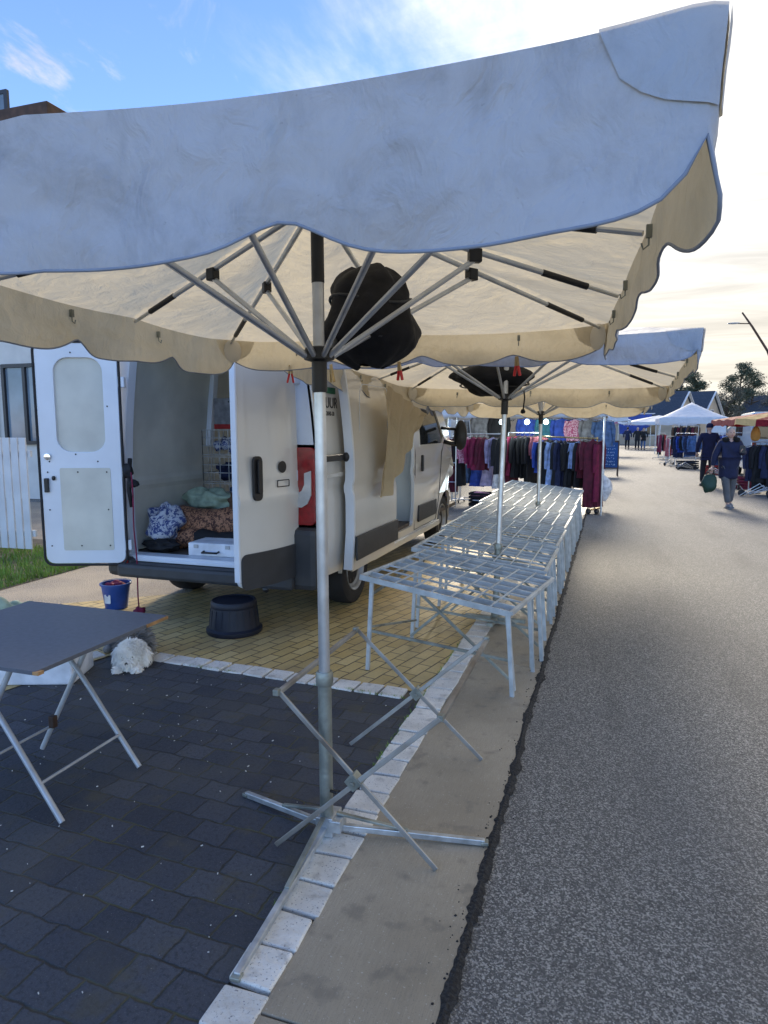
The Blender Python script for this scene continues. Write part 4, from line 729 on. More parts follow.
# rear doors
def rear_door(hinge, ang, mirror, inside):
    """local: x from hinge to free edge, y outward (exterior is -y when closed), z up"""
    W = .66 if mirror else .68; d = empty('rear_door', (hinge[0], hinge[1], 0), rz=ang); d.parent = van
    k = -1 if mirror else 1
    F = lambda u, v, t_: Vector((k * u, -t_, v))
    zcl = [((0, 0, z), (0, 0, 1)) for z in (.62, .75, .9, 1.05, 1.09, 1.13, 1.17, 1.25, 1.27, 1.29, 1.31, 1.33, 1.36, 1.5, 1.7, 1.9, 2.1, 2.13, 2.15, 2.17, 2.19, 2.23)] + [((k * u, 0, 0), (1, 0, 0)) for u in (.05, .07, .085, .10, .12, .2, .3, .4, W - .12, W - .10, W - .085, W - .07, W - .05)]
    def wp(c_):
        u = abs(c_.x); e = (u / W); rec = 1 / (1 + math.exp(-(c_.z - 1.30) / .02)) * 1 / (1 + math.exp((c_.z - 2.16) / .02)) * 1 / (1 + math.exp(-(u - .09) / .012)) / (1 + math.exp((u - W + .09) / .012))
        return Vector((c_.x, c_.y - (.03 * math.sin(math.pi * min(1, u / W)) + .014 * math.exp(-((c_.z - 1.10) / .05) ** 2)) + .02 * max(0, c_.z - 1.2) ** 1.4 + .010 * rec, c_.z))
    fr = rrect(0, .46, W, 2.32, .07)
    MB().plate(fr, [], .012, lambda u, v, t_: Vector((k * u, -.040 - t_, v))).build('outer_skin', M['vanwhite'], d, cuts=zcl, warp=wp, smooth=30)
    MB().plate(rrect(.09, 1.30, W - .10, 2.16, .10, 6), [rrect(.10, 1.31, W - .11, 2.15, .095, 6)], .003, lambda u, v, t_: Vector((k * u, -.0535 - t_, v))).build('pressed_panel', M['vaninner'], d, cuts=zcl, warp=wp) if False else None
    MB().plate(rrect(.004, .46, W - .004, .72, .05), [], .010, lambda u, v, t_: Vector((k * u, -.0545 - t_, v))).build('lower_trim', M['trim'], d, cuts=zcl, warp=wp, smooth=30)
    inn = MB().plate(rrect(.005, .465, W - .005, 2.315, .07), [rrect(.13, 1.42, W - .15, 2.20, .12, 6), rrect(.12, .60, W - .18, 1.27, .015)], .034, lambda u, v, t_: Vector((k * u, -.002 - t_, v))).build('inner_frame', M['vaninner'], d, bevel=.01)
    MB().plate(rrect(.12, 1.41, W - .14, 2.21, .12, 6), [], .006, lambda u, v, t_: Vector((k * u, -.024 - t_, v))).build('upper_panel', M['board'], inn)
    MB().plate(rrect(.10, .58, W - .16, 1.285, .015), [], .006, lambda u, v, t_: Vector((k * u, .002 + t_ * -1, v))).build('lower_panel', M['board'], inn)
    b = MB()
    for u, v in ((.13, .62), (.13, .93), (.13, 1.25), (.37, 1.25), (.62, 1.25), (.62, .93), (.62, .62), (.37, .62)): b.lathe([(0, .0), (.007, .0), (.005, .004)], (k * u, .003, v), 8, Matrix.Rotation(R(-90), 3, 'X'))
    for u, v in ((.38, 1.40), (.2, 1.34), (.6, 1.34), (.38, 2.24), (.1, 1.8), (.68, 1.8)): b.lathe([(0, .0), (.007, .0), (.005, .004)], (k * u, .0, v), 8, Matrix.Rotation(R(-90), 3, 'X'))
    b.build('screw', M['black'], inn)
    MB().tube([Vector((k * p[0], -.005, p[1])) for p in rrect(-.008, .452, W + .008, 2.328, .07)] + [Vector((k * (W + .008), -.005, 2.258))], .011, 8, False).build('rubber_seal', M['rubber'], d, smooth=True) if not mirror else MB().box((k * (W + .004), -.028, 1.39), (.02, .052, 1.74)).build('door_edge', M['vaninner'], d, bevel=.006)
    MB().box((k * (W - .05), .012, 1.14), (.035, .03, .12)).blob((k * (W - .11), .01, 1.20), (.016, .012, .02), 1, 0).build('inner_latch', M['black'], inn, bevel=.006)
    MB().lathe([(0, 0), (.028, 0), (.026, .02), (0, .022)], (k * (W - .07), .0, 1.38), 12, Matrix.Rotation(R(-90), 3, 'X')).build('lock_striker', M['chrome'], inn)
    if not mirror or True:
        h = MB().plate(rrect(W - .20, 1.10, W - .11, 1.42, .035), [], .02, lambda u, v, t_: Vector((k * u, -.080 - t_, v))).build('door_handle', M['black'], d, bevel=.006)
        MB().plate(rrect(W - .175, 1.15, W - .135, 1.40, .018), [], .012, lambda u, v, t_: Vector((k * u, -.112 - t_, v))).build('grip', M['black'], h, bevel=.004)
    b = MB()
    for v in (.62, 1.25, 2.0): b.box((k * -.012, -.03, v), (.07, .05, .09))
    b.build('hinge', M['vaninner'], d, bevel=.008)
    return d, k, W
dR, kR, WR = rear_door((VX1 - .215, VY - .03), 0, True, False)
dR.rotation_euler.z = R(77)       # swings from -x towards -y
lg = MB().lathe([(.030, 0), (.043, 0), (.045, .006), (.03, .008)], (kR * .22, -.078, 1.33), 24, Matrix.Rotation(R(90), 3, 'X')).build('round_badge', M['black'], dR, smooth=40)
MB().lathe([(0, 0), (.03, 0), (.028, .006), (0, .008)], (kR * .22, -.078, 1.33), 20, Matrix.Rotation(R(90), 3, 'X')).build('badge_centre', M['chrome'], lg, smooth=40)
MB().plate(rrect(.15, 1.18, .29, 1.235, .008), [rrect(.157, 1.187, .283, 1.228, .006)], .004, lambda u, v, t_: Vector((kR * u, -.088 - t_, v))).build('name_badge', M['black'], dR)
dL, kL, WL = rear_door((VX0 + .215, VY - .12), 0, False, True)
dL.rotation_euler.z = R(-159)

# ---------------------------------------------------------------- cargo
cb = MB(); case = empty('tool_case', (-3.22, 4.98, .512), rz=R(4), label='flat white plastic tool case with dark handle on the van sill', cat='case')
MB().box((0, .1, .06), (.46, .30, .12)).build('case_body', M['foam'], case, bevel=.012); MB().tube([(-.07, -.06, .05), (-.07, -.10, .045), (.07, -.10, .045), (.07, -.06, .05)], .009, 8).build('handle', M['black'], case, smooth=True); MB().box((-.15, -.055, .09), (.04, .012, .03)).box((.15, -.055, .09), (.04, .012, .03)).build('latch', M['greypaint'], case, bevel=.003)
def roll(loc, rz, ln, r, m, label, tilt=0):
    b = MB(); pts = [Vector((-ln / 2 + ln * i / 14, .03 * math.sin(i * .8), .015 * math.sin(i * 1.3))) for i in range(15)]; b.tube(pts, [r * (1 + .07 * math.sin(i * 2.1)) for i in range(15)], 18)
    o = b.build('rolled_rug', m, smooth=50); o.location = loc; o.rotation_euler = (0, tilt, rz); return tag(o, label, 'rug', 'rolled rugs in the van')
roll((-3.30, 5.50, .72), R(12), 1.25, .15, M['paisley'], 'brown patterned rolled rug lying on top in the van')
roll((-3.12, 5.38, .60), R(14), 1.0, .08, M['c_black'], 'black rolled rug behind the white case')
roll((-3.62, 5.30, .60), R(20), .6, .09, M['paisley'], 'short brown patterned roll at the left of the case')
roll((-3.0, 5.76, .62), R(6), 1.3, .10, M['c_brown'], 'plain dark brown rolled rug at the back of the rugs')
def sack(loc, rad, m, seed, label, name='cloth_bundle'):
    b = MB(); b.blob((0, 0, 0), rad, seed, .28, 2.2, 26, 18); o = b.build(name, m, smooth=True, subsurf=1); o.location = loc; return tag(o, label, 'bundle', 'cloth bundles in the van')
sack((-3.87, 5.20, .72), (.16, .2, .20), M['bluepattern'], 3, 'blue and white printed cloth bundle at the left of the van floor')
sack((-3.74, 5.72, .90), (.27, .16, .13), M['c_green'], 8, 'pale green cloth bundle behind the rugs'); sack((-3.36, 5.72, .90), (.15, .14, .12), M['c_brown'], 5, 'brown cloth bundle beside the wire baskets')
sack((-3.8, 5.02, .57), (.18, .1, .06), M['c_black'], 4, 'flat black cloth bundle just inside the left door')
wb = empty('wire_basket_stack', (-3.62, 6.1, .51), label='stack of wire baskets full of small goods inside the van', cat='baskets')
for k in range(3):
    z = .30 + .27 * k; b = MB()
    for i in range(7):
        x = -.3 + .1 * i; b.bar((x, -.2, z), (x, -.2, z + .25), .006, .006).bar((x, -.2, z), (x, .2, z), .006, .006)
    for i in range(5): y = -.2 + .1 * i; b.bar((-.3, y, z), (-.3, y, z + .25), .006, .006).bar((.3, y, z), (.3, y, z + .25), .006, .006)
    for dz in (0, .09, .17, .25): b.bar((-.3, -.2, z + dz), (.3, -.2, z + dz), .007, .007).bar((-.3, -.2, z + dz), (-.3, .2, z + dz), .007, .007).bar((.3, -.2, z + dz), (.3, .2, z + dz), .007, .007)
    bs = b.build('basket', M['galv'], wb); b = MB(); rg = random.Random(k)
    for i in range(16): b.blob((rg.uniform(-.24, .24), rg.uniform(-.13, .14), z + rg.uniform(.05, .15)), (.06, .05, .05), i, .4, 3, 8, 6)
    b.build('contents', M[('c_denim', 'c_navy', 'bluepattern')[k]], bs, smooth=True)
MB().box((-.0, 0, .15), (.62, .42, .28)).build('crate_base', M['c_navy'], wb, bevel=.01)
b = MB().box((-3.72, 6.1, 1.77), (.24, .2, .30)); b.cur = 1; b.box((-3.72, 6.1, 1.635), (.245, .205, .05)); tag(b.build('carton', [M['c_grey'], M['c_red']], bevel=.006), 'small grey carton with red base on the wire baskets', 'carton')

# ---------------------------------------------------------------- curtain hanging from second umbrella beside the side door
def curt(u, v):
    # hangs along y at x ~ -1.95 ; triangular lower part
    y = 5.66 + 1.3 * u; top = 1.99 - .22 * u; bot = (1.0 if u < .18 else 1.0 + (u - .18) / .82 * .70); z = top + (bot - top) * v
    x = -1.86 - .06 * v + .035 * math.sin(u * 26 + v * 3) * (.3 + .7 * v) + .02 * mnoise.noise(Vector((u * 6, v * 4, 2))); return Vector((x - .12 * (1 - u) * 0, y, z))
tag(MB().grid(curt, 60, 26).build('hanging_cloth', M['curtain'], smooth=True, fixn=False), 'tan cloth side curtain hanging from the second parasol beside the van side door', 'curtain')

# ---------------------------------------------------------------- clothing stall behind the tables
def garment_mesh(w, h, seed, sleeves=True, flare=1.0):
    b = MB(); vs = []; nu, nv = 20, 12
    for i in range(nv + 1):
        v = i / nv; hw = w * (.16 if v == 0 else (.30 + .70 * min(1, v / .07)) if v < .07 else (1 - .14 * min(1, (v - .07) / .3) + (flare - .86) * max(0, (v - .37) / .63)))
        for j in range(nu):
            p = 2 * math.pi * j / nu; x = hw * math.cos(p); y = (.035 + .02 * v) * math.sin(p) + .022 * v * math.sin(x * 55 + seed); z = -h * v - .04 * abs(math.cos(p)) * (v < .08) + .015 * mnoise.noise(Vector((x * 9, v * 3, seed))) * v
            vs.append(Vector((x + .012 * mnoise.noise(Vector((v * 4, j, seed))), y, z)))
    b.add(vs, [(i * nu + j, i * nu + (j + 1) % nu, (i + 1) * nu + (j + 1) % nu, (i + 1) * nu + j) for i in range(nv) for j in range(nu)] + [tuple(range(nu))[::-1]])
    if sleeves:
        for s_ in (-1, 1): b.tube([(s_ * w * .85, 0, -.05), (s_ * w * 1.06, .01, -.22), (s_ * w * 1.02, .02, -min(h * .85, .58))], [.055, .048, .034], 8)
    return b
def garment(loc, rz, w, h, m, label, name='hanging_garment', cat='garment', group=None, sleeves=True, flare=1.0, seed=0):
    root = empty(name, loc, rz=rz, label=label, cat=cat, group=group)
    rj = random.Random(seed * 7 + 1); w *= rj.uniform(.85, 1.12); h *= rj.uniform(.88, 1.1); root.rotation_euler.y = R(rj.uniform(-4, 4))
    garment_mesh(w, h, seed, sleeves, flare).build('cloth', m, root, smooth=50)
    MB().tube([(0, 0, -.03), (0, 0, .02), (.02, 0, .05), (.0, 0, .07), (-.015, 0, .055)], .004, 5).tube([(-w * .9, 0, -.035), (0, 0, -.0), (w * .9, 0, -.035)], .006, 5).build('hanger', M['brownwood'], root)
    return root
def rail(p0, p1, label, m='alu', group='garment rails', name='garment_rail', wheels=False):
    p0 = Vector(p0); p1 = Vector(p1); root = empty(name, (p0.x, p0.y, 0), label=label, cat='clothes rail', group=group); d = p1 - p0; u = d.normalized(); n_ = Vector((-u.y, u.x, 0)); z = p0.z
    MB().tube([(0, 0, z), (d.x, d.y, p1.z)], .016, 10).build('top_bar', M[m], root, smooth=40)
    for q in (Vector((0, 0, 0)), Vector((d.x, d.y, 0))):
        MB().tube([q + Vector((0, 0, .06)), q + Vector((0, 0, z))], .015, 10).build('post', M[m], root, smooth=40)
        MB().bar(q + n_ * -.28 + Vector((0, 0, .07)), q + n_ * .28 + Vector((0, 0, .07)), .03, .03).build('foot', M[m], root)
        for s_ in (-1, 1): MB().lathe([(0, -.012), (.03, -.012), (.032, 0), (.03, .012), (0, .012)], q + n_ * .26 * s_ + Vector((0, 0, .033)), 12, Matrix.Rotation(R(90), 3, 'Y')).build('castor', M['rubber'], root)
    MB().tube([(0, 0, .12), (d.x, d.y, .12)], .012, 8).build('lower_bar', M[m], root, smooth=40)
    return root
rail((-3.15, 14.0, 1.50), (-2.02, 13.6, 1.50), 'left garment rail of the clothing stall, behind the van')
GL = [(-3.10, 1.10, 'c_burg', 'long burgundy dress at the left end of the left rail', 1), (-2.98, .95, 'c_black', 'black dress second from the left on the left rail', 1), (-2.82, .62, 'floral', 'pink and white floral blouse on the left rail', 1),
      (-2.68, .70, 'c_magenta', 'bright crimson blouse next to the floral blouse', 1), (-2.55, .72, 'c_wine', 'wine red blouse on the left rail', 1), (-2.42, .62, 'c_burg', 'dark burgundy top between wine red and lilac tops', 1), (-2.25, .60, 'c_lilac', 'pale lilac top on the left rail', 1), (-2.10, .8, 'c_black', 'black garment at the right end of the left rail', 1)]
for i, (x, h, m, lb, _) in enumerate(GL): garment((x, 14.0 - (x + 3.15) * .354, 1.44), R(48 + 10 * math.sin(i * 2)), .17, h, M[m], lb, seed=i)
rail((-3.05, 14.35, .92), (-2.1, 14.2, .92), 'low rail with skirts behind the left garment rail')
for i, (x, m, lb) in enumerate(((-2.85, 'c_denim', 'denim blue skirt on the low rail'), (-2.66, 'c_blue', 'bright blue skirt on the low rail'), (-2.42, 'c_lilac', 'lilac skirt on the low rail'), (-2.22, 'c_white', 'off white skirt on the low rail'))):
    garment((x, 14.32, .86), R(30), .16, .48, M[m], lb, sleeves=False, flare=1.15, seed=i + 20, cat='skirt')
rail((-2.05, 14.5, 1.52), (-1.35, 14.2, 1.52), 'middle rail of dark clothes above the far frame table')
for i in range(7):
    x = -2.0 + .105 * i; m = ('c_burg', 'c_wine', 'c_black', 'c_black', 'c_black', 'c_black', 'c_rose')[i]
    lb = {'c_burg': 'burgundy coat at the left end of the middle rail', 'c_wine': 'wine red coat second on the middle rail', 'c_black': 'black coat packed among others on the middle rail', 'c_rose': 'rose red blouse at the right end of the middle rail'}[m]
    garment((x, 14.48 - (x + 2.05) * .43, 1.46), R(52 + 6 * math.sin(i * 3)), .2, (.95 if m != 'c_rose' else .5), M[m], lb, group='black coats on the middle rail' if m == 'c_black' else None, seed=i + 30)
rail((-1.30, 13.95, 1.45), (-.22, 13.45, 1.42), 'right garment rail of the clothing stall, beside the gutter', 'brass')
GR = [('c_blue', 'royal blue top at the left end of the right rail', .65), ('c_black', '', .95), ('c_black', '', .95), ('c_sky', 'long pale blue blouse hanging third on the right rail', .85), ('c_black', '', .95), ('c_navy', 'navy coat in the middle of the right rail', .95), ('c_black', '', .95), ('c_black', '', .95), ('c_sky', 'pale blue blouse with short body near the right end of the right rail', .60), ('c_black', '', .95), ('c_burg', 'burgundy cardigan second from the right end of the right rail', .7)]
for i, (m, lb, h) in enumerate(GR):
    x = -1.27 + .088 * i; garment((x, 13.93 - (x + 1.3) * .46, 1.385 - .002 * i), R((15 if m == 'c_sky' else 42) + 9 * math.sin(i * 2.3)), .19, h, M[m], lb or 'black coat packed among others on the right rail', group='black coats on the right rail' if not lb else None, seed=i + 50)
garment((-.30, 13.30, 1.42), R(20), .21, 1.28, M['c_burg'], 'long burgundy coat at the roadside end of the right rail', seed=71); garment((-.19, 13.38, 1.36), R(75), .19, 1.15, M['c_wine'], 'long wine red dress hanging last at the roadside', seed=73, flare=1.2)
# second row: display garments on the stall back
for i, (x, z, m, lb) in enumerate(((-2.75, 1.92, 'c_grey', 'grey top hung high at the left back of the stall'), (-2.35, 1.9, 'c_black', 'black top hung high at the back of the stall'), (-1.75, 1.85, 'c_blue', 'royal blue top hung high beside the bulbs'), (-1.35, 1.85, 'c_teal', 'dark teal top hung high between two bulbs'), (-1.0, 1.84, 'c_blue', 'cobalt blue top hung high above the right rail'), (-.72, 1.82, 'floral', 'pink and red print top hung high above the right rail'), (-.42, 1.82, 'c_grey', 'grey print top hung high above the roadside end'), (-.15, 1.8, 'c_denim', 'denim jacket hung high at the roadside corner'))):
    garment((x, 15.2, z), R(6), .2, .55, M[m], lb, seed=i + 90)
# stall canopy: pale cloth on a pole frame
sc = empty('stall_canopy', (-1.8, 14.6, 0), label='pale blue white stall canopy over the clothes rails', cat='canopy')
def scan(u, v): x = -1.75 + 3.5 * u; y = -1.6 + 3.2 * v; return Vector((x, y, 2.45 - .42 * max(abs(2 * u - 1), abs(2 * v - 1)) ** 1.2))
MB().grid(scan, 24, 24).build('roof', M['tent'], sc, smooth=True, fixn=False, solid=.004)
def hem(u, v):
    t = u * 4; k = int(min(3.999, t)); f = t - k; c4 = [(-1.75, -1.6), (1.75, -1.6), (1.75, 1.6), (-1.75, 1.6), (-1.75, -1.6)]; x = c4[k][0] + (c4[k + 1][0] - c4[k][0]) * f; y = c4[k][1] + (c4[k + 1][1] - c4[k][1]) * f
    return Vector((x, y, 2.03 - v * (.19 + .03 * abs(math.sin(f * 18)))))
MB().grid(hem, 160, 3).build('valance', M['tent'], sc, smooth=True, fixn=False, solid=.004)
for x, y in ((-1.7, -1.55), (1.7, -1.55), (1.7, 1.55), (-1.7, 1.55)): MB().tube([(x, y, 0), (x, y, 2.05)], .018, 8).build('post', M['alu'], sc, smooth=40)
for i, x in enumerate((-2.14, -1.62, -1.24)):
    lp = empty('hanging_bulb', (x, 14.1, 1.75), label=('left', 'middle', 'right')[i] + 'most of the three lit bulbs under the stall canopy', cat='lamp', group='lit bulbs under the stall canopy')
    MB().tube([(0, 0, .04), (0, 0, .30)], .004, 5).build('cable', M['black'], lp); MB().lathe([(0, -.06), (.04, -.045), (.055, -.01), (.04, .03), (.02, .05)], n=12).build('bulb', M['lampglow'], lp, smooth=True)
    pl = bpy.data.lights.new('bulb_light', 'POINT'); pl.energy = 6; pl.color = (.8, .95, 1); pl.shadow_soft_size = .06; po = bpy.data.objects.new('bulb_light', pl); col.objects.link(po); po.parent = lp; po.location = (0, 0, -.1)
sf = empty('ladder_stand', (-3.35, 13.7, 0), label='thin metal ladder stand between the van mirror and the clothes', cat='stand')
for x in (0, .16, .34): MB().tube([(x, 0, 0), (x, 0, 2.1)], .013, 8).build('upright', M['alu'], sf, smooth=40)
for z in (.5, .9, 1.3, 1.6, 1.9): MB().tube([(0, 0, z), (.34, 0, z)], .01, 8).build('rung', M['alu'], sf, smooth=40)
def crate(loc, rz, d, m, label, g='crates on the ground at the stalls'):
    r_ = empty('crate', loc, rz=rz, label=label, cat='crate', group=g); x, y, z = d
    b = MB(); b.box((0, 0, .01), (x, y, .02))
    for k in range(4):
        zc_ = z * (k + .6) / 4
        b.box((0, -y / 2, zc_), (x, .012, z / 6)).box((0, y / 2, zc_), (x, .012, z / 6)).box((-x / 2, 0, zc_), (.012, y, z / 6)).box((x / 2, 0, zc_), (.012, y, z / 6))
    b.build('slatted_shell', m, r_)
    b = MB()
    for i in range(7): b.blob((rnd.uniform(-x / 3, x / 3), rnd.uniform(-y / 3, y / 3), z * .8), (.07, .06, .05), i, .4, 3, 8, 6)
    b.build('contents', rnd.choice([M['c_red'], M['c_denim'], M['c_pink'], M['c_black']]), r_, smooth=True)
    return r_
crate((-3.35, 13.2, 0), .2, (.5, .35, .28), M['c_navy'], 'navy crate on the ground left of the burgundy dresses'); crate((-3.2, 12.7, 0), -.1, (.45, .35, .25), M['bluebucket'], 'blue crate in front of the ladder stand'); crate((-3.4, 13.25, .29), .1, (.45, .3, .22), M['c_red'], 'red crate stacked on the navy crate')
crate((-2.5, 14.0, 0), 0, (.5, .35, .28), M['c_black'], 'black crate under the left garment rail')
bg_ = MB(); bg_.blob((0, 0, .2), (.16, .10, .22), 5, .2); o = tag(bg_.build('shopping_bag', M['c_white'], smooth=True), 'white plastic bag hung at the roadside end of the stall', 'bag'); o.location = (-.08, 13.9, .22)
def feet_shoes(x, y, label):
    b = MB(); b.blob((0, 0, .05), (.05, .12, .05), 1, .1); o = b.build('shoe', M['black'], smooth=True); o.location = (x, y, 0); tag(o, label, 'shoe', 'shoes under the burgundy coats')
feet_shoes(-.33, 13.2, 'black shoe under the burgundy coat, left'); feet_shoes(-.18, 13.25, 'black shoe under the wine red dress, right')

# generic vans behind the stalls
def simple_van(loc, rz, m, label, L_=5.2, W=2.0, H=2.3):
    v = empty('parked_van', loc, rz=rz, label=label, cat='van', group='vans parked behind the stalls')
    prof = [(0, .3), (0, H - .15), (.12, H), (L_ - 1.7, H), (L_ - .95, 1.35), (L_ - .15, 1.05), (L_, .7), (L_, .3)]
    MB().plate(prof, [], W, lambda u, w_, t_: Vector((t_ - W / 2, u, w_))).build('body', m, v, bevel=.07)
    MB().plate([(.05, 1.3), (.05, 1.95), (.9, 1.95), (.9, 1.3)], [], .01, lambda u, w_, t_: Vector((u - W / 2 + .05, -.012 + t_, w_))).build('rear_window', M['glass'], v); MB().plate([(.05, 1.3), (.05, 1.95), (.9, 1.95), (.9, 1.3)], [], .01, lambda u, w_, t_: Vector((u - W / 2 + 1.02, -.012 + t_, w_))).build('rear_window', M['glass'], v)
    MB().plate([(L_ - 2.6, 1.35), (L_ - 2.6, 2.0), (L_ - 1.75, 2.0), (L_ - 1.2, 1.35)], [], W + .02, lambda u, w_, t_: Vector((t_ - W / 2 - .01, u, w_))).build('side_window', M['glass'], v)
    MB().box((0, -.06, .45), (W - .1, .12, .22)).build('bumper', M['trim'], v, bevel=.03)
    for s_ in (-1, 1): MB().box((s_ * (W / 2 - .09), -.02, 1.0), (.12, .03, .45)).build('tail_light', M['lampred'], v, bevel=.01)
    for y in (.95, L_ - .9):
        for s_ in (-1, 1):
            wv = MB().lathe([(.18, -.1), (.31, -.1), (.33, -.05), (.33, .05), (.31, .1), (.18, .1)], (s_ * (W / 2 - .09), y, .33), 28, Matrix.Rotation(R(90), 3, 'Y')).build('wheel', M['rubber'], v, smooth=40); MB().lathe([(0, -.09), (.19, -.09), (.19, .09), (0, .09)], (s_ * (W / 2 - .09), y, .33), 20, Matrix.Rotation(R(90), 3, 'Y')).build('rim', M['rim'], wv)
    return v
simple_van((-5.0, 17.5, 0), R(4), M['vanpale'], 'pale blue white van parked beyond the delivery van front', 5.2, 2.0, 2.4)
simple_van((5.0, 22.5, 0), R(-4), M['vanblue'], 'grey blue van parked behind the red and cream parasol', 5.0, 2.0, 2.1)
simple_van((-3.4, 34, 0), R(3), M['vanwhite'], 'white van parked far down the left side of the market', 5.0, 2.0, 2.4)

# chalkboard sign
cb = empty('chalkboard_sign', (-.02, 24.0, 0), rz=R(2), label='blue A-frame chalkboard standing at the left edge of the road', cat='sign')
def cf(y0, y1): return lambda u, v, t_: Vector((u, y0 + (y1 - y0) * (1 - v / 1.2) + t_, v))
MB().plate(rrect(-.34, .26, .34, 1.2, .02), [rrect(-.30, .30, .30, 1.14, .01)], .03, cf(0, -.22)).build('frame', M['brownwood'], cb)
MB().plate(rrect(-.305, .29, .305, 1.15, .01), [], .012, cf(.008, -.212)).build('board', M['chalkboard'], cb)
for s_ in (-1, 1):
    MB().bar((s_ * .32, -.17, .27), (s_ * .32, -.22, 0), .035, .03).build('leg', M['brownwood'], cb); MB().bar((s_ * .32, .04, 1.18), (s_ * .32, .35, 0), .035, .03).build('leg', M['brownwood'], cb)
b = MB(); rg = random.Random(3)
for ln, z in enumerate((1.02, .92, .81, .71, .61, .50, .40)):
    x = -.22 + rg.uniform(0, .05)
    while x < .2:
        w_ = rg.uniform(.015, .04); y_ = -.22 * (1 - z / 1.2) - .008; pts = [(x + w_ * q / 3, y_, z + rg.uniform(-.03, .03)) for q in range(4)]; b.tube(pts, .006, 4, False); x += w_ + rg.uniform(.012, .05)
b.build('chalk_writing', M['chalk'], cb)

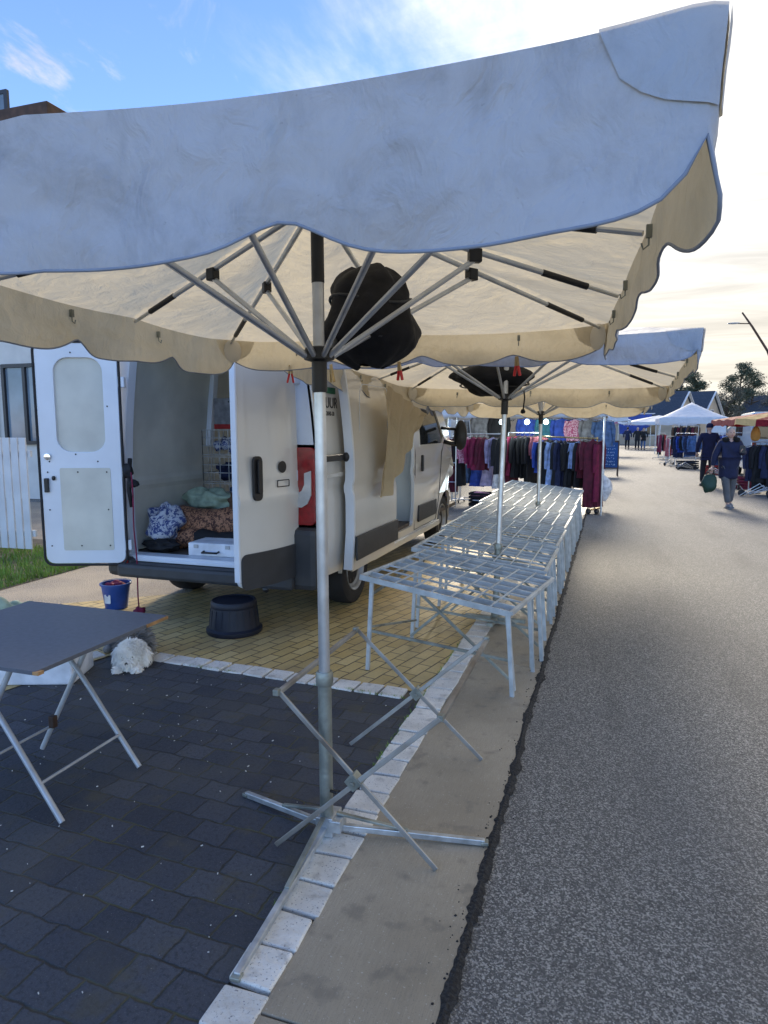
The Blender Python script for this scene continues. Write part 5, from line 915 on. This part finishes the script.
# ---------------------------------------------------------------- people
def person(loc, rz, H, pose, coat, trouser, shoe, hair, label, coat_len=.42, arms=None, hood=False, puffy=1.0, cap=False, face=True):
    """local frame: facing -y. lengths as fractions of H"""
    root = empty('person', loc, rz=rz, label=label, cat='person'); h = H
    fl, fr = pose['feet']   # (x,y) offsets of left / right foot
    hipz, shz, neckz, headz = .52 * h, .82 * h, .85 * h, .93 * h
    kL = ((fl[0] + .06) / 2 + .02, (fl[1]) / 2 - .05 * (fl[1] > 0) * 0 - .035, .28 * h); kR = ((fr[0] - .06) / 2 - .02, fr[1] / 2 - .035, .28 * h)
    aL, aR = arms   # each: elbow, wrist
    pts = [(0, 0, hipz), (0, 0, .62 * h), (0, .005, .75 * h), (0, .005, neckz), (0, -.01, headz), (.085, 0, hipz - .03), kL, (fl[0], fl[1], .05), (fl[0], fl[1] - .11, .03), (-.085, 0, hipz - .03), kR, (fr[0], fr[1], .05), (fr[0], fr[1] - .11, .03),
           (.10 * h + .01, .005, shz - .01), aL[0], aL[1], (-.10 * h - .01, .005, shz - .01), aR[0], aR[1]]
    ed = [(0, 1), (1, 2), (2, 3), (3, 4), (0, 5), (5, 6), (6, 7), (7, 8), (0, 9), (9, 10), (10, 11), (11, 12), (2, 13), (13, 14), (14, 15), (2, 16), (16, 17), (17, 18)]
    rd = [(.13, .10), (.12, .09), (.14, .10), .05, .05, .08, .05, .035, .028, .08, .05, .035, .028, .06, .042, .027, .06, .042, .027]
    skin_mesh('body', pts, ed, rd, M['skin'], root)
    # head and face
    b = MB(); b.blob((0, -.01, headz), (.072, .088, .108), 1, .02, 1, 18, 14); b.blob((0, -.1, headz - .01), (.013, .018, .022), 2, 0, 1, 8, 6)
    for s_ in (-1, 1): b.blob((s_ * .075, .0, headz - .005), (.012, .02, .03), 2, 0, 1, 8, 6)
    b.build('head', M['skin'], root, smooth=True)
    for s_ in (-1, 1): MB().blob((s_ * .028, -.094, headz + .015), (.011, .006, .007), 1, 0, 1, 8, 6).build('eye', M['black'], root, smooth=True)
    MB().blob((0, -.095, headz - .045), (.022, .006, .006), 1, 0, 1, 8, 6).build('mouth', M['c_rose'], root, smooth=True)
    if cap: MB().lathe([(.088, -.02), (.092, .03), (.08, .08), (.04, .11), (0, .115)], (0, .0, headz + .01), 20).box((0, -.11, headz + .0), (.12, .09, .012)).build('cap', M['navy2'], root, smooth=40)
    else: MB().blob((0, .018, headz + .028), (.086, .092, .105), 4, .08, 2.5, 20, 14).build('hair', hair, root, smooth=True)
    # coat
    k = puffy; lenz = hipz - coat_len * .45
    cp = [(0, 0, lenz), (0, 0, hipz), (0, 0, .63 * h), (0, .005, .74 * h), (0, .005, .835 * h), (.10 * h + .015, .005, shz - .02), aL[0], Vector(aL[0]).lerp(Vector(aL[1]), .92), (-.10 * h - .015, .005, shz - .02), aR[0], Vector(aR[0]).lerp(Vector(aR[1]), .92)]
    ce = [(0, 1), (1, 2), (2, 3), (3, 4), (3, 5), (5, 6), (6, 7), (3, 8), (8, 9), (9, 10)]
    cr = [(.18 * k, .15 * k), (.18 * k, .15 * k), (.155 * k, .13 * k), (.15 * k, .12 * k), .055, .072 * k, .062 * k, .048, .072 * k, .062 * k, .048]
    skin_mesh('coat', cp, ce, cr, coat, root, root=1)
    if hood:
        b = MB()
        for i in range(16): a_ = math.pi * (-.15 + 1.3 * i / 15); b.blob((.11 * math.cos(a_), .01 + .09 * math.sin(a_) - .03, .850 * h), (.06, .055, .05), i, .3, 3, 8, 6)
        b.build('fur_collar', M['furblack'], root, smooth=True)
    tp_ = [(0, 0, hipz), (.085, 0, hipz - .06), kL, (fl[0], fl[1], .10), (-.085, 0, hipz - .06), kR, (fr[0], fr[1], .10)]
    skin_mesh('trousers', tp_, [(0, 1), (1, 2), (2, 3), (0, 4), (4, 5), (5, 6)], [(.13, .11), .10, .075, .06, .10, .075, .06], trouser, root)
    for q in (fl, fr): MB().blob((q[0], q[1] - .045, .045), (.048, .125, .045), 2, .05, 1, 12, 8).box((q[0], q[1] - .045, .012), (.085, .24, .022)).build('shoe', shoe, root, smooth=50)
    for a_ in (aL, aR):     # hands: palm with four bent fingers and a thumb
        d = (Vector(a_[1]) - Vector(a_[0])).normalized(); w_ = Vector(a_[1]); sd = d.cross(Vector((0, 1, 0))); sd = sd.normalized() if sd.length > .1 else Vector((1, 0, 0)); fw = sd.cross(d)
        b = MB(); b.tube([w_ - d * .01, w_ + d * .04, w_ + d * .08], [.024, .033, .030], 8)
        for q in range(4): o_ = w_ + d * .078 + fw * (.012 - .008 * 0) * 0 + sd * (-.024 + .016 * q); ln = (.055, .065, .06, .045)[q]; b.tube([o_, o_ + d * ln * .5, o_ + d * ln * .8 - fw * ln * .35], [.009, .008, .006], 6)
        b.tube([w_ + d * .02 - sd * .025, w_ + d * .05 - sd * .05, w_ + d * .08 - sd * .052], [.011, .010, .008], 6); b.build('hand', M['skin'], root, smooth=True)
    return root
person((2.32, 15.15, 0), R(9), 1.63, dict(feet=((.09, .10), (-.02, -.14))), M['navy'], M['greytrouser'], M['shoe'], M['hair_grey'],
       'grey haired person in a long navy quilted coat and grey trousers walking towards the camera', .62, arms=(((.26, -.02, 1.10), (.16, -.22, 1.16)), ((-.27, .0, 1.06), (-.33, -.06, .82))), hood=True, puffy=1.12)
bagr = empty('handbag', (1.96, 15.0, .50), rz=R(10), label='dark green bag carried in the hand of the grey haired person', cat='bag')
MB().blob((0, 0, 0), (.15, .09, .19), 4, .12, 1.5, 20, 14).build('bag_body', M['greenbag'], bagr, smooth=True); MB().tube([(-.09, 0, .12), (-.05, 0, .25), (.04, 0, .28), (.08, 0, .24), (.10, 0, .12)], .008, 6).build('strap', M['greenbag'], bagr, smooth=True)
b = MB(); b.box((0, 0, 0), (.10, .02, .15)); o = tag(b.build('black_purse', M['black'], bevel=.006), 'small black purse held against the chest of the grey haired person', 'purse'); o.location = (2.50, 14.86, 1.20)
person((2.62, 20.6, 0), R(184), 1.76, dict(feet=((.10, -.12), (-.09, .12))), M['navy2'], M['darktrouser'], M['black'], M['hair_dark'],
       'person in a blue jacket, dark trousers and cap walking away near the red parasol', .20, arms=(((.28, .03, 1.16), (.27, -.10, .92)), ((-.28, .02, 1.16), (-.27, .08, .92))), cap=True, puffy=1.1)
dp = ((1.30, 55, 'c_navy', 'c_black', 'leftmost of the three distant pedestrians, in a navy coat'), (1.98, 54, 'c_black', 'c_black', 'middle one of the three distant pedestrians, all in black'), (2.42, 54.5, 'c_black', 'c_denim', 'rightmost of the three distant pedestrians, in black jacket and jeans'))
for i, (x, y, c1, c2, lb) in enumerate(dp):
    o = person((x, y, 0), R(0 if i else 180), 1.70 - .03 * i, dict(feet=((.10, -.10), (-.10, .10))), M[c1], M[c2], M['black'], M['hair_grey'] if i == 1 else M['hair_dark'], lb, .25, arms=(((.28, .03, 1.12), (.27, -.10, .88)), ((-.28, .02, 1.12), (-.27, .08, .88))), puffy=1.1); o['group'] = 'distant pedestrians'

# ---------------------------------------------------------------- right hand stalls
def parasol_simple(loc, rz, hx_, hy_, zr, zt, mats, label, drop=.25, name='stall_parasol', cat='parasol', ribs=True):
    root = empty(name, loc, rz=rz, label=label, cat=cat)
    MB().tube([(0, 0, 0), (0, 0, zt)], .022, 10).build('pole', M['alu'], root, smooth=40)
    MB().box((0, 0, .04), (.9, .06, .04)).box((0, 0, .04), (.06, .9, .04)).build('base_cross', M['galv'], root)
    P = perimeter(hx_, hy_, 6); n = len(P); b = MB()
    for i in range(n):
        p, q = P[i], P[(i + 1) % n]; b.cur = (i // 6) % len(mats) if len(mats) != 2 else int(not ((P[i][2] == 0 and P[i][3] < .07) or (P[i][2] == 3 and P[i][3] > .94)))
        def zz_(f): return zr - .03 * math.sin(math.pi * f * 3) ** 2
        for r0, r1 in ((.0, .5), (.5, 1)):
            b.add([(p[0] * r0, p[1] * r0, zt + (zz_(p[3]) - zt) * r0), (p[0] * r1, p[1] * r1, zt + (zz_(p[3]) - zt) * r1 - .0), (q[0] * r1, q[1] * r1, zt + (zz_(q[3]) - zt) * r1), (q[0] * r0, q[1] * r0, zt + (zz_(q[3]) - zt) * r0)], [(0, 1, 2, 3)])
        d0 = drop * (1 + .25 * abs(math.sin(p[3] * 14))); d1 = drop * (1 + .25 * abs(math.sin(q[3] * 14)))
        b.add([(p[0], p[1], zz_(p[3])), (p[0] * 1.01, p[1] * 1.01, zz_(p[3]) - d0), (q[0] * 1.01, q[1] * 1.01, zz_(q[3]) - d1), (q[0], q[1], zz_(q[3]))], [(0, 1, 2, 3)])
    b.build('canopy', mats, root, solid=.004, fixn=False)
    if ribs:
        for i in range(0, n, 6): x, y = P[i][:2]; MB().tube([(0, 0, zt - .03), (x, y, zr - .03)], .012, 6).build('rib', M['alu'], root)
    return root
parasol_simple((4.68, 19.6, 0), R(3), 1.9, 1.5, 1.84, 2.15, [M['cream_cloth'], M['striped']], 'low red and cream parasol over the jacket stall on the right', .13)
tnt = empty('pyramid_tent', (4.55, 44, 0), label='white pyramid roofed market tent in front of the slate roofed houses', cat='tent')
b = MB(); 
def tr(u, v):
    x, y = u * 2 - 1, v * 2 - 1; m_ = max(abs(x), abs(y)); return Vector((x * 1.85, y * 1.85, 2.18 + .95 * (1 - m_) ** 1.15))
b.grid(tr, 16, 16).build('roof', M['tent'], tnt, smooth=60, fixn=False, solid=.01)
b = MB()
for (x0, y0), (x1, y1) in (((-1.85, -1.85), (1.85, -1.85)), ((1.85, -1.85), (1.85, 1.85)), ((1.85, 1.85), (-1.85, 1.85)), ((-1.85, 1.85), (-1.85, -1.85))): b.bar((x0, y0, 2.02), (x1, y1, 2.02), .012, .32)
b.build('valance', M['tent'], tnt)
MB().box((1.2, -1.86, 1.2), (.9, .012, 1.5)).build('side_sheet', M['tent'], tnt)
for x in (-1.8, 1.8):
    for y in (-1.8, 1.8): MB().tube([(x, y, 0), (x, y, 2.18)], .025, 8).build('post', M['whitepaint'], tnt)
def far_rack(x, y, rz, n, colors, nm, z=1.45, h=.9, wide=.2):
    L_ = n * .13; u = Vector((math.cos(rz), math.sin(rz), 0))
    rail((x, y, z), (x + u.x * L_, y + u.y * L_, z), nm + ' (rail)' if False else 'metal rail holding ' + nm)
    for i in range(n):
        c = colors[i % len(colors)]; p = Vector((x, y, 0)) + u * (.06 + .13 * i)
        garment((p.x, p.y, z - .07), rz + R(40 + 8 * math.sin(i * 2.7)), wide, h * (1 + .12 * math.sin(i * 1.7)), M[c], f"{c_names[c]} on the rail of {nm}", group=nm, seed=i + int(x * 10))
c_names = dict(c_black='black jacket', c_navy='navy jacket', c_denim='denim jacket', c_blue='blue jacket', c_red='red garment', c_rose='rose coloured garment', c_pink='pink garment', c_white='white garment', c_grey='grey garment', c_burg='burgundy garment', c_sky='light blue garment', c_brown='brown garment', floral='floral garment', c_wine='wine red garment', c_lilac='lilac garment')
far_rack(3.32, 18.6, R(-22), 11, ['c_navy', 'c_black', 'c_black', 'c_navy', 'c_black'], 'dark jackets on the nearest right hand stall', 1.28, .95, .24)
far_rack(3.6, 27.0, R(-12), 7, ['c_denim', 'c_denim', 'c_blue', 'c_sky', 'c_denim', 'c_navy', 'c_navy'], 'blue and denim jackets before the white tent', 1.45, .9, .24)
far_rack(2.62, 30.5, R(-35), 7, ['c_black', 'c_navy', 'c_blue', 'c_black', 'c_denim', 'c_navy', 'c_denim'], 'dark and blue jackets left of the denim ones', 1.4, .8, .24)
far_rack(2.42, 32.5, R(60), 8, ['c_rose', 'c_white', 'c_red', 'c_pink', 'c_black', 'c_rose', 'c_white', 'c_red'], 'pink and red clothes at the tent corner', 1.25, .8, .2)
far_rack(2.45, 38.0, R(70), 8, ['c_wine', 'c_black', 'c_pink', 'c_black', 'c_white', 'c_red', 'c_black', 'c_rose'], 'mixed clothes along the far right kerb', 1.35, .9, .2)
far_rack(3.5, 42.1, R(5), 10, ['c_brown', 'c_black', 'c_burg', 'c_brown', 'c_black', 'c_navy'], 'brown and black clothes inside the white tent', 1.75, .7, .2)
for i, (x, y, m, lb) in enumerate(((3.55, 26.1, 'c_red', 'red crate on the ground under the denim jackets'), (4.2, 17.9, 'c_red', 'red crate under the dark jackets'), (3.0, 29.4, 'c_black', 'black crate left of the red one by the denim rack'), (3.6, 20.3, 'c_wine', 'dark red crate behind the grey haired person'))): crate((x, y, 0), .2 * i, (.7, .45, .32), M[m], lb)
# orange display torso over the dark jackets
tb = empty('display_torso', (3.45, 18.9, 0), label='orange display torso rising above the dark jackets', cat='mannequin')
skin_mesh('torso', [(0, 0, 1.28), (0, 0, 1.45), (0, 0, 1.58), (0, 0, 1.68)], [(0, 1), (1, 2), (2, 3)], [(.11, .07), (.13, .08), (.10, .06), .035], mat('orange_cloth', (.55, .25, .05), .7), tb); MB().tube([(0, 0, 0), (0, 0, 1.3)], .014, 8).lathe([(.2, 0), (.2, .015), (.02, .03)], n=20).build('stand', M['black'], tb)
# jumble of folded stands below the jackets
for i, (x, y) in enumerate(((3.35, 17.9), (3.75, 17.6), (3.25, 19.9), (3.5, 24.6), (2.9, 28.5), (2.5, 31.5))):
    fs_ = empty('folded_stand', (x, y, 0), rz=i * .8, label=('folded tube stand lying before the dark jackets', 'folded tube stand at the right frame edge', 'folded tube stand just behind the grey haired person', 'folded tube stand beside the man in the blue jacket', 'folded tube stand under the denim jackets', 'folded tube stand by the pink and red clothes')[i], cat='stand', group='folded stands along the right stalls')
    for q in range(4): MB().tube([(-.35 + .1 * q, -.1, .02 + .02 * q), (.1 + .08 * q, .12, .30 - .04 * q), (.35, .05, .05)], .012, 6).build('tube', M['galv'], fs_, smooth=True)
    for q in (-.3, .3): MB().lathe([(.0, -.02), (.07, -.02), (.08, 0), (.07, .02), (0, .02)], (q, 0, .08), 14, Matrix.Rotation(R(90), 3, 'X')).build('castor', M['rubber'], fs_)

# ---------------------------------------------------------------- far end of the street
tarp = empty('blue_banner_stall', (2.0, 62, 0), label='deep blue tarpaulin stall closing the end of the street', cat='stall')
MB().plate([(-1.2, 1.1), (-1.35, 2.75), (1.35, 2.8), (1.2, 1.75), (.3, 1.25)], [], .05, lambda u, v, t_: Vector((u, t_ + .06 * math.sin(u * 4), v))).build('tarp', M['bluetarp'], tarp); MB().box((0, 1.2, 2.85), (3.2, 2.6, .06)).build('roof', M['tent'], tarp)
MB().tube([(-.85, -.06, 2.5), (-.75, -.06, 2.35), (-.85, -.06, 2.2)], .03, 6).tube([(-.95, -.06, 2.05), (-.65, -.06, 2.05)], .03, 6).build('white_emblem', M['whitepaint'], tarp)
for x in (-1.3, 1.3): MB().tube([(x, 0, 0), (x, 0, 2.8)], .03, 8).build('post', M['galv'], tarp)
parasol_simple((.05, 43, 0), 0, 1.1, 1.1, 2.1, 2.45, [M['c_rose'], M['floral'], M['c_white']], 'pink and white parasol behind the chalkboard', .2)
parasol_simple((3.6, 57, 0), R(10), 2.3, 1.8, 2.1, 2.6, [M['tent']], 'pale green white parasol left of the white tent', .2)
parasol_simple((-1.2, 33, 0), R(5), 1.8, 1.6, 2.15, 2.6, [M['tent']], 'white parasol behind the clothing stall on the left', .2)
far_rack(-1.3, 30, R(-10), 8, ['c_navy', 'c_black', 'c_denim', 'c_wine', 'c_black', 'c_grey'], 'dark clothes on the second left stall', 1.6, 1.0, .24)
far_rack(-.75, 19.5, R(60), 7, ['c_denim', 'c_navy', 'c_denim', 'c_black'], 'denim clothes behind the chalkboard', 1.6, 1.1, .22)
def house_far(loc, rz, Lh, Wd, he, hr, wall, label, chim=False):
    h = empty('house', loc, rz=rz, label=label, cat='house', group='slate roofed houses behind the tents')
    b = MB(); b.plate([(-Wd / 2, 0), (-Wd / 2, he), (0, hr - .08), (Wd / 2, he), (Wd / 2, 0)], [], Lh, lambda u, v, t_: Vector((t_ - Lh / 2, u, v))).build('wall', wall, h)
    b = MB()
    for s_ in (-1, 1): p = Vector((0, s_ * (Wd / 2 + .35), he - .3)); q = Vector((0, 0, hr)); n_ = (q - p).cross(Vector((1, 0, 0))).normalized() * (.07 * -s_); ex = Lh / 2 + .25; b.add([(-ex, p.y, p.z), (ex, p.y, p.z), (ex, q.y, q.z), (-ex, q.y, q.z)] + [tuple(Vector(c_) + Vector((0, 0, .12))) for c_ in ((-ex, p.y, p.z), (ex, p.y, p.z), (ex, q.y, q.z), (-ex, q.y, q.z))], [(0, 3, 2, 1), (4, 5, 6, 7), (0, 1, 5, 4), (1, 2, 6, 5), (2, 3, 7, 6), (3, 0, 4, 7)])
    b.build('roof', M['slate'], h)
    b = MB()
    for s_ in (-1, 1): b.bar((Lh / 2 + .28, s_ * (Wd / 2 + .35), he - .28), (Lh / 2 + .28, 0, hr + .03), .06, .26, (1, 0, 0))
    b.build('barge_board', M['whitepaint'], h)
    for u, v in ((-1, 1.5), (1, 1.5), (0, he + .2)): f = MB().box((Lh / 2 + .03, u, v), (.08, .9, 1.1)).build('window', M['whitepaint'], h); MB().box((Lh / 2 + .08, u, v), (.02, .74, .94)).build('pane', M['glass'], f)
    for u in (-2.5, 0, 2.5): f = MB().box((u, -Wd / 2 - .03, 1.5), (1.0, .08, 1.2)).build('window', M['whitepaint'], h); MB().box((u, -Wd / 2 - .08, 1.5), (.84, .02, 1.04)).build('pane', M['glass'], f)
    if chim: MB().box((Lh / 2 - 1, 0, hr + .3), (.6, .6, 1.2)).build('chimney', M['tan_wall'], h)
    return h
house_far((2.8, 74, 0), R(-25), 9, 6.0, 2.6, 5.1, M['tan_wall'], 'tan gabled house with slate roof left of the white tent')
house_far((6.3, 81, 0), R(-25), 8.5, 6.4, 2.8, 5.4, M['tan_wall'], 'slate roofed house directly behind the white tent peak')
house_far((20.5, 95, 0), R(-40), 9, 7, 3.0, 5.6, M['render_wall'], 'pale house with chimney far right behind the red parasol', True)
# row of low houses far behind left side, seen between stalls
house_far((-3.5, 78, 0), R(-20), 10, 7, 2.7, 5.0, M['render_wall'], 'pale low house at the end of the street on the left')
house_far((-14, 70, 0), R(-10), 11, 7, 2.7, 5.4, M['tan_wall'], 'tan low house far behind the vans on the left')
def tree(loc, H, spread, m, seed, label, base=.35, dens=900, leaf=.16, trunks=1, kind='tree'):
    rg = random.Random(seed); root = empty(kind, loc, label=label, cat='tree', group='trees behind the houses')
    b = MB(); tips = []
    b.tube([(0, 0, 0), (rg.uniform(-.1, .1), 0, H * .3), (rg.uniform(-.2, .2), .1, H * .6), (rg.uniform(-.3, .3), 0, H * .93)], [.22, .17, .11, .03], 8)
    for i in range(16):
        t = base + (1 - base) * (i + .5) / 16; a_ = rg.uniform(0, 6.28); r_ = spread * (1 - ((t - .62) / .55) ** 2) * rg.uniform(.55, 1.05); z0 = H * t * .88; e = Vector((math.cos(a_) * r_ * .8, math.sin(a_) * r_ * .8, H * t + rg.uniform(-.1, .3)))
        m_ = e * .5 + Vector((0, 0, z0 * .5 + .05)); b.tube([(0, 0, z0), tuple(m_), tuple(e)], [.07, .05, .02], 6); tips += [e, m_.lerp(e, .55) + Vector((rg.uniform(-.4, .4), rg.uniform(-.4, .4), .2))]
    b.build('trunk', M['bark'], root, smooth=50)
    b = MB()
    for e in tips:
        cr = rg.uniform(.5, 1.0) * spread * .44; el = rg.uniform(.45, .8)
        for q in range(int(dens / len(tips) * 8)):
            d = Vector((rg.gauss(0, 1), rg.gauss(0, 1), rg.gauss(0, 1))); d = d / max(.5, d.length) * rg.random() ** .5; p = e + Vector((d.x * cr, d.y * cr, d.z * cr * el)); s_ = leaf * rg.uniform(.5, 1.2); u = Vector((rg.gauss(0, 1), rg.gauss(0, 1), rg.gauss(0, .6))).normalized(); w_ = u.cross(Vector((rg.gauss(0, 1), rg.gauss(0, 1), rg.gauss(0, 1)))).normalized()
            b.add([p, p + u * s_ + w_ * s_ * .35, p + u * s_ * 1.7, p + u * s_ - w_ * s_ * .35], [(0, 1, 2, 3)])
    b.build('crown', m, root, fixn=False); return root
tree((9.6, 90, 0), 8.0, 2.2, M['leaf'], 1, 'dark round headed pine behind the slate roofs, left one of the pair', .5)
tree((7.3, 92, 0), 7.0, 1.9, M['leaf'], 2, 'lower bushy pine half hidden by the second parasol corner', .5)
tree((14.2, 88, 0), 8.6, 2.7, M['leaf'], 3, 'tall broad pine rising right of the houses', .35, 1100)
tree((17.0, 96, 0), 7.6, 3.2, M['leaf2'], 4, 'thin brownish tree behind the street lamp', .3, 500, .12)
tree((20.5, 102, 0), 8.0, 3.2, M['leaf2'], 5, 'brownish bushy tree at the right edge of the picture', .3, 700, .14)
tree((12.2, 84, 0), 5.6, 2.4, M['leaf2'], 6, 'low leafless bush tree between the houses and the tall pine', .25, 600, .12)
tree((-2, 100, 0), 7.5, 3.0, M['leaf'], 7, 'pine at the far left end of the street', .3); tree((-9, 60, 0), 7.0, 3.0, M['leaf2'], 8, 'bare brownish tree behind the pale van', .3, 600)
tree((3.5, 105, 0), 6.5, 3.0, M['leaf'], 9, 'low dark pine above the blue tarpaulin stall', .3)
# distant belt of hedge
b = MB(); rg = random.Random(11)
for i in range(9000):
    x = rg.uniform(-90, 90); z = rg.random() ** .7 * (2.6 + .9 * mnoise.noise(Vector((x * .15, 0, 0)))); y = 120 + rg.uniform(-1.5, 1.5); s_ = .35; u = Vector((rg.gauss(0, 1), rg.gauss(0, 1), rg.gauss(0, 1))).normalized(); w_ = u.cross(Vector((0, .3, 1))).normalized(); p = Vector((x, y, z)); b.add([p, p + u * s_ + w_ * s_ * .5, p + u * s_ * 1.8, p + u * s_ - w_ * s_ * .5], [(0, 1, 2, 3)])
tag(b.build('distant_hedge', M['leaf'], fixn=False), 'low dark belt of hedges closing the far horizon', 'hedge', kind='stuff')
# street lamp
sl = empty('street_lamp', (6.55, 30, 0), label='curved grey street lamp leaning over the right hand stalls', cat='street lamp')
MB().tube([(0, 0, 0), (-.12, 0, 1.8), (-.42, 0, 3.5), (-.86, 0, 4.6), (-1.45, 0, 5.55), (-1.83, 0, 6.1)], [.07, .06, .05, .045, .04, .03], 10).build('pole', M['brownwood'], sl, smooth=True)
lh = MB().tube([(-1.52, 0, 5.66), (-1.85, 0, 5.68), (-2.0, 0, 5.69)], [.02, .022, .02], 8).build('arm', M['brownwood'], sl, smooth=True)
MB().blob((-2.1, 0, 5.70), (.24, .09, .035), 1, .02, 1, 16, 8).build('lamp_head', M['greypaint'], sl, smooth=True)
